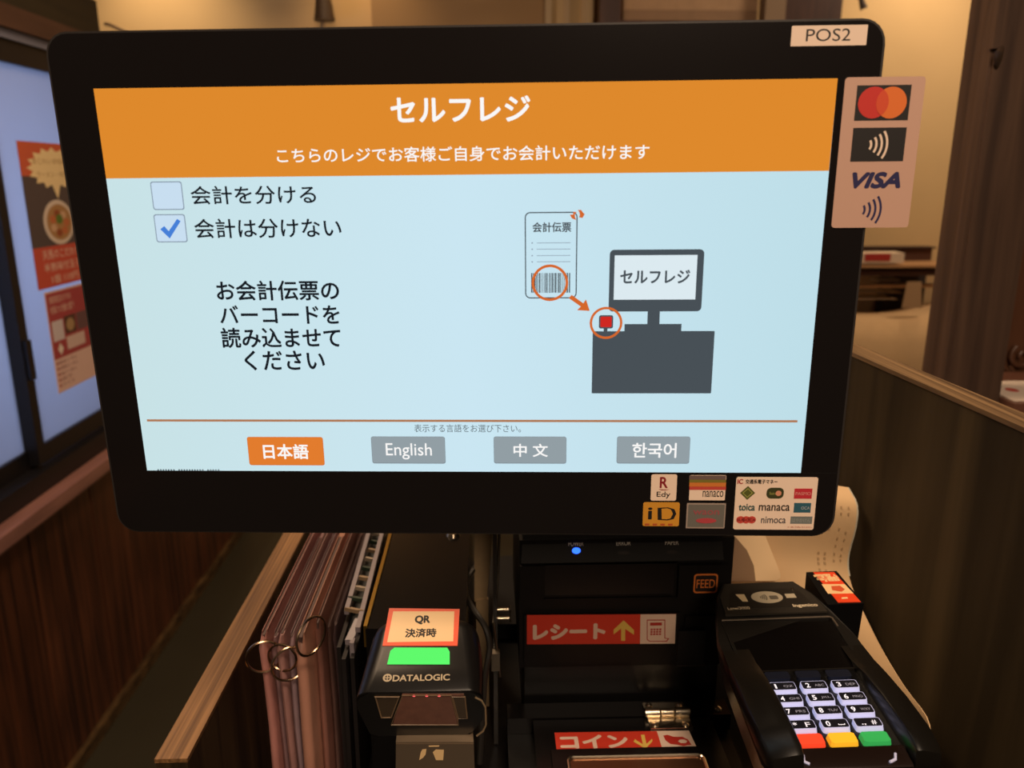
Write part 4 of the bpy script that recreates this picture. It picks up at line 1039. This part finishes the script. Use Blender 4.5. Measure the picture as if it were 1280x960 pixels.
# keypad deck and keys
obj('keypad_deck', plate(FT, rect(-28, -36, 28, 23.4), -1.2, -1.0), mat('keypad deck', (8, 8, 9), 0.35), tm)
keyside = mat('backlit key body', (185, 188, 215), 0.4, emit=(160, 165, 208), estr=0.7)
keytop = mat('key top', (22, 22, 26), 0.35, emit=(20, 20, 28), estr=0.3)
keyink = mat('key legend', (235, 235, 240), 0.5, emit=(225, 225, 240), estr=0.7)
keydim = mat('key legend dim', (150, 150, 160), 0.5, emit=(120, 122, 140), estr=0.5)
rows = [[('1', 'QZ'), ('2', 'ABC'), ('3', 'DEF')], [('4', 'GHI'), ('5', 'JKL'), ('6', 'MNO')], [('7', 'PRS'), ('8', 'TUV'), ('9', 'WXY')], [('*', 'F'), ('0', '␣'), ('.,', '#')]]
PC, PRW = 17.2, 9.63
for j, row in enumerate(rows):
    for i, (a_, b_) in enumerate(row):
        cx, cy = (i - 1) * PC, (1 - j) * PRW
        kb = bmesh.new()
        lo = rrect(cx - 7.3, cy - 4.1, cx + 7.2, cy + 3.4, 1.6, 3); hi_ = rrect(cx - 7.0, cy - 2.9, cx + 7.0, cy + 3.5, 1.3, 3)
        prism(kb, [FT(u, v, -1.0) for u, v in lo], [FT(u, v, 1.6) for u, v in hi_])
        kk = obj('key', kb, keyside, tm)
        flat('key_face', FT, rrect(cx - 6.6, cy - 2.5, cx + 6.7, cy + 3.2, 1.0, 3), keytop, kk, 1.6, 0.05)
        if b_ == '␣':
            flat('space_mark', FT, [(cx + 1.5, cy - .2), (cx + 1.5, cy - 1.1), (cx + 5, cy - 1.1), (cx + 5, cy - .2), (cx + 4.6, cy - .2), (cx + 4.6, cy - .7), (cx + 1.9, cy - .7), (cx + 1.9, cy - .2)], keyink, kk, 1.68, 0.03)
        else:
            big = b_ in ('F', '#')
            text('key_letters', b_, FT, cx + (1.8 if big else 0.2), cy - (1.6 if big else 0.9), cx + (4.4 if big else 5.4), cy + (1.6 if big else 0.9), keyink if big else keydim, kk, d=1.68, bold=0.0)
        if a_ == '.,': text('key_digit', a_, FT, cx - 3.6, cy - 1.8, cx - 1.4, cy - 0.8, keyink, kk, d=1.68, bold=0.06)
        else: text('key_digit', a_, FT, cx - 4.6, cy - (1.6 if a_ != '*' else .4), cx - (2.4 if a_ != '1' else 3.6), cy + 1.9, keyink, kk, d=1.68, bold=0.02)
for i, (nm, rgb, em) in enumerate((('cancel_key', (240, 70, 40), 0.75), ('clear_key', (240, 178, 40), 0.72), ('enter_key', (48, 160, 80), 0.72))):
    cx, cy = (i - 1) * 16.6, -29.0
    sh = [(cx - 7.2, cy - 3.0), (cx - 5.6, cy - 4.2), (cx + 5.6, cy - 4.2), (cx + 7.2, cy - 3.0), (cx + 7.2, cy + 2.6), (cx + 6, cy + 3.6), (cx - 6, cy + 3.6), (cx - 7.2, cy + 2.6)]
    kb = bmesh.new(); prism(kb, [FT(u, v, -1.0) for u, v in sh], [FT(cx + (u - cx) * .93, cy + (v - cy) * .9, 1.9) for u, v in sh]); bevel(kb, 0.0004, 1)
    obj(nm, kb, mat(nm, rgb, 0.4, emit=rgb, estr=em * 0.8), tm, label=['red cancel key', 'yellow clear key', 'green enter key'][i])
for i in range(3):
    cx, cy = (i - 1) * PC, 2 * PRW
    obj('function_key', bevel(plate(FT, rrect(cx - 6.8, cy - 3.0, cx + 6.8, cy + 3.0, 1.4, 3), -1.0, 1.2), 0.0004, 1), mat('dark function key', (26, 30, 44), 0.3), tm, label='dark unlit function key')
# privacy shield wings
shm = mat('shield black', (20, 18, 15), 0.33, spec=0.45, noise=0.08, nscale=500)
def wing(s, inner):
    bm = bmesh.new(); rings = []
    for v, h, xo in ((44, 0.1, 41), (30, 1.5, 41.5), (20, 4.6, 42), (12, 6.6, 42.3), (-8, 9.4, 43), (-30, 10.8, 43), (-41, 10.4, 42), (-45.5, 8.0, 40.5), (-46.5, 1.0, 40)):
        pr_ = [(s * (xo + 1.0), -1.4), (s * (xo + 0.8), h * 0.50), (s * (xo - 0.4), h * 0.72), (s * (inner + 4), h * 0.97), (s * (inner + 0.8), h), (s * (inner + 0.1), h * 0.93 - 0.05), (s * (inner + (0.2 if v < 24 else 4)), -1.4)]
        rings.append([FT(u, v, d) for u, d in pr_])
    loft(bm, rings); return bm
obj('privacy_shield', wing(-1, 25.8), shm, tm, smooth=50)
obj('privacy_shield', wing(1, 28.5), shm, tm, smooth=50)
fl_ = bmesh.new()
prism(fl_, [FT(u, v, -1.0) for u, v in rect(-28, -46.5, 28, -35.5)], [FT(u, v, d) for (u, v), d in zip(rect(-28, -45.5, 28, -35.0), (-0.2, -0.2, 1.4, 1.4))])
bevel(fl_, 0.0006, 1)
obj('front_lip', fl_, mat('lip brown black', (30, 20, 16), 0.2, spec=0.5), tm)
lm_ = mat('card mark', (200, 196, 214), 0.5, emit=(170, 168, 196), estr=0.4)
LF = Fr(FT(0, -40, 1.2), FT.ex, FT.ey * 10.5 - FT.en * -1.6)
obj('card_mark', tube(bmesh.new(), [FT(u, v, 1.0) for u, v in ((-23.4, -38.8), (-24.4, -42.9), (-22.3, -44.5))], 0.0007, 6), lm_, tm)
obj('card_mark', tube(bmesh.new(), [FT(u, v, 1.0) for u, v in ((21.8, -39.9), (20.2, -43.4), (16.7, -45.0))], 0.0007, 6), lm_, tm)
st_ = bmesh.new(); box(st_, (0.178, 0.375, 0.9405), (0.222, 0.425, 1.047)); bevel(st_, 0.004)
obj('stand', st_, black_satin, tm)

# ticket block beside the terminal head
tb_ = thing('ticket_block', 'black block topped with a vermilion ticket beside the card terminal head', 'stand', FT(49, 104, -60))
tk = bmesh.new()
tq = [(37.0, 85.5), (60.5, 85.5), (58.0, 123.5), (37.0, 123.5)]
prism(tk, [FT(u, v, -0.3) for u, v in tq], [FT(46 + (u - 46) * .9, v, -48) for u, v in tq]); bevel(tk, 0.0008, 1)
obj('block', tk, mat('block black', (8, 8, 9), 0.5, spec=0.2), tb_)
tp = [(44.4, 87.1), (59.0, 86.8), (55.4, 121.6), (41.5, 122.5)]
to_ = obj('ticket', plate(FT, tp, -0.3, 0.15), mat('ticket vermilion', (236, 74, 36), 0.4), tb_, label='vermilion ticket with cream print', smooth=0)
band = [(41.6, 96.7), (58.2, 96.1), (56.8, 106.8), (41.6, 107.8)]
flat('cream_band', FT, band, mat('ticket cream', (246, 206, 150), 0.5), to_, 0.15)
tcr = mat('ticket ink', (246, 206, 150), 0.5)
text('lettering', '電子マネー', FT, 39.9, 110.3, 51.6, 119.7, tcr, to_, d=0.2, bold=0.03, rot=3)
text('lettering', 'ご利用', FT, 47.6, 110.7, 56.0, 118.9, tcr, to_, d=0.2, bold=0.03, rot=3)
flat('ticket_mark', FT, [(45.8, 100.5), (51.2, 98.3), (54.4, 100.9), (52.9, 105.2), (47.0, 105.1)], mat('ticket red mark', (214, 90, 50), .5), to_, 0.25)
flat('arrow_mark', FT, [(48.0, 90.4), (52.2, 90.5), (52.4, 92.3), (48.7, 92.2)], tcr, to_, 0.2)

# ------------------------------------------------------------------ papers behind the terminal
paper = mat('beige receipt paper', (214, 180, 136), 0.7, spec=0.2, noise=0.08, nscale=20)
edge = [(1061, 610), (1070, 630), (1068, 660), (1059, 690), (1060, 710), (1067, 735), (1080, 765), (1102, 810), (1130, 855), (1158, 893), (1166, 925)]
R_ = [(0.2745, 0.5577, 1.1210), (0.2745, 0.5411, 1.1136), (0.2745, 0.5395, 1.0962), (0.2745, 0.5449, 1.0738), (0.2745, 0.5430, 1.0601), (0.2745, 0.5308, 1.0492), (0.2745, 0.5106, 1.0410), (0.2745, 0.4815, 1.0308), (0.2745, 0.4492, 1.0242), (0.2745, 0.4211, 1.0223), (0.2745, 0.4130, 1.0117)]
L_ = [(0.1754, 0.6000, 1.1121), (0.1764, 0.6000, 1.0967), (0.1761, 0.5950, 1.0791), (0.1795, 0.5900, 1.0564), (0.1825, 0.5850, 1.0395), (0.1905, 0.5750, 1.0246), (0.2188, 0.5500, 1.0137), (0.2531, 0.5100, 1.0106), (0.2642, 0.4700, 1.0084), (0.2686, 0.4400, 1.0080), (0.2726, 0.4300, 0.9981)]
R_ = smooth_pts(R_, 3); L_ = smooth_pts(L_, 3)
grid = []
for r, l in zip(R_, L_):
    grid.append([l.lerp(r, t / 10) + Vector((0, 0.010 * math.sin(PI * t / 10) , 0)) for t in range(11)])
obj('receipt_bag', sheet(bmesh.new(), grid, 0.0008), paper, label='beige paper bag sheet curling down behind the card terminal', cat='bag', smooth=80)
random.seed(21)
bag_o = bpy.data.objects['receipt_bag']
pm = bmesh.new()
for i in range(3, 13):
    for j, wd in ((8, .5), (9, .35), (4, .3)):
        if random.random() < 0.25: continue
        a_, b_, c_ = grid[i][j], grid[i][j + 1], grid[i + 1][j]
        n_ = (b_ - a_).cross(c_ - a_).normalized()
        if n_.dot(Vector((0, 0, 1.35)) - a_) < 0: n_ = -n_
        for q_ in range(2):
            p_ = a_.lerp(b_, 0.15 + 0.4 * q_) + (c_ - a_) * random.uniform(.1, .5) + n_ * 0.0012
            e1_ = (b_ - a_).normalized() * 0.0016 * wd * 2; e2_ = (c_ - a_).normalized() * 0.0022
            prism(pm, [p_, p_ + e1_, p_ + e1_ + e2_, p_ + e2_], [x_ + n_ * 0.0001 for x_ in (p_, p_ + e1_, p_ + e1_ + e2_, p_ + e2_)])
pr_o = obj('faint_print', pm, mat('faint print', (182, 150, 110), 0.7), bag_o, smooth=0); pr_o['kind'] = 'stuff'
bm = tube(bmesh.new(), R_[:14], 0.0009, 6)
obj('bag_rim', bm, mat('bag rim', (196, 190, 170), 0.2, spec=0.6), label='glossy clear rim along the right edge of the beige paper bag', cat='rim')
bm = bmesh.new()
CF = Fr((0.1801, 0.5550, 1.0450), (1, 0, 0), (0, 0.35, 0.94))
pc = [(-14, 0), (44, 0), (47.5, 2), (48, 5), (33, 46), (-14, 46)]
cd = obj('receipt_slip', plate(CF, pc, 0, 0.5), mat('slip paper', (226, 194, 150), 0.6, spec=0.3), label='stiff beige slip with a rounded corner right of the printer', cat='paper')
bm = bmesh.new()
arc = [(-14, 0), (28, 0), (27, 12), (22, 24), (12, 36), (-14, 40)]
flat('painted_shadow', CF, arc, mat('slip shadow brown', (128, 98, 68), 0.6), cd, 0.5)  # brown patch painting the curved shadow that falls across the slip
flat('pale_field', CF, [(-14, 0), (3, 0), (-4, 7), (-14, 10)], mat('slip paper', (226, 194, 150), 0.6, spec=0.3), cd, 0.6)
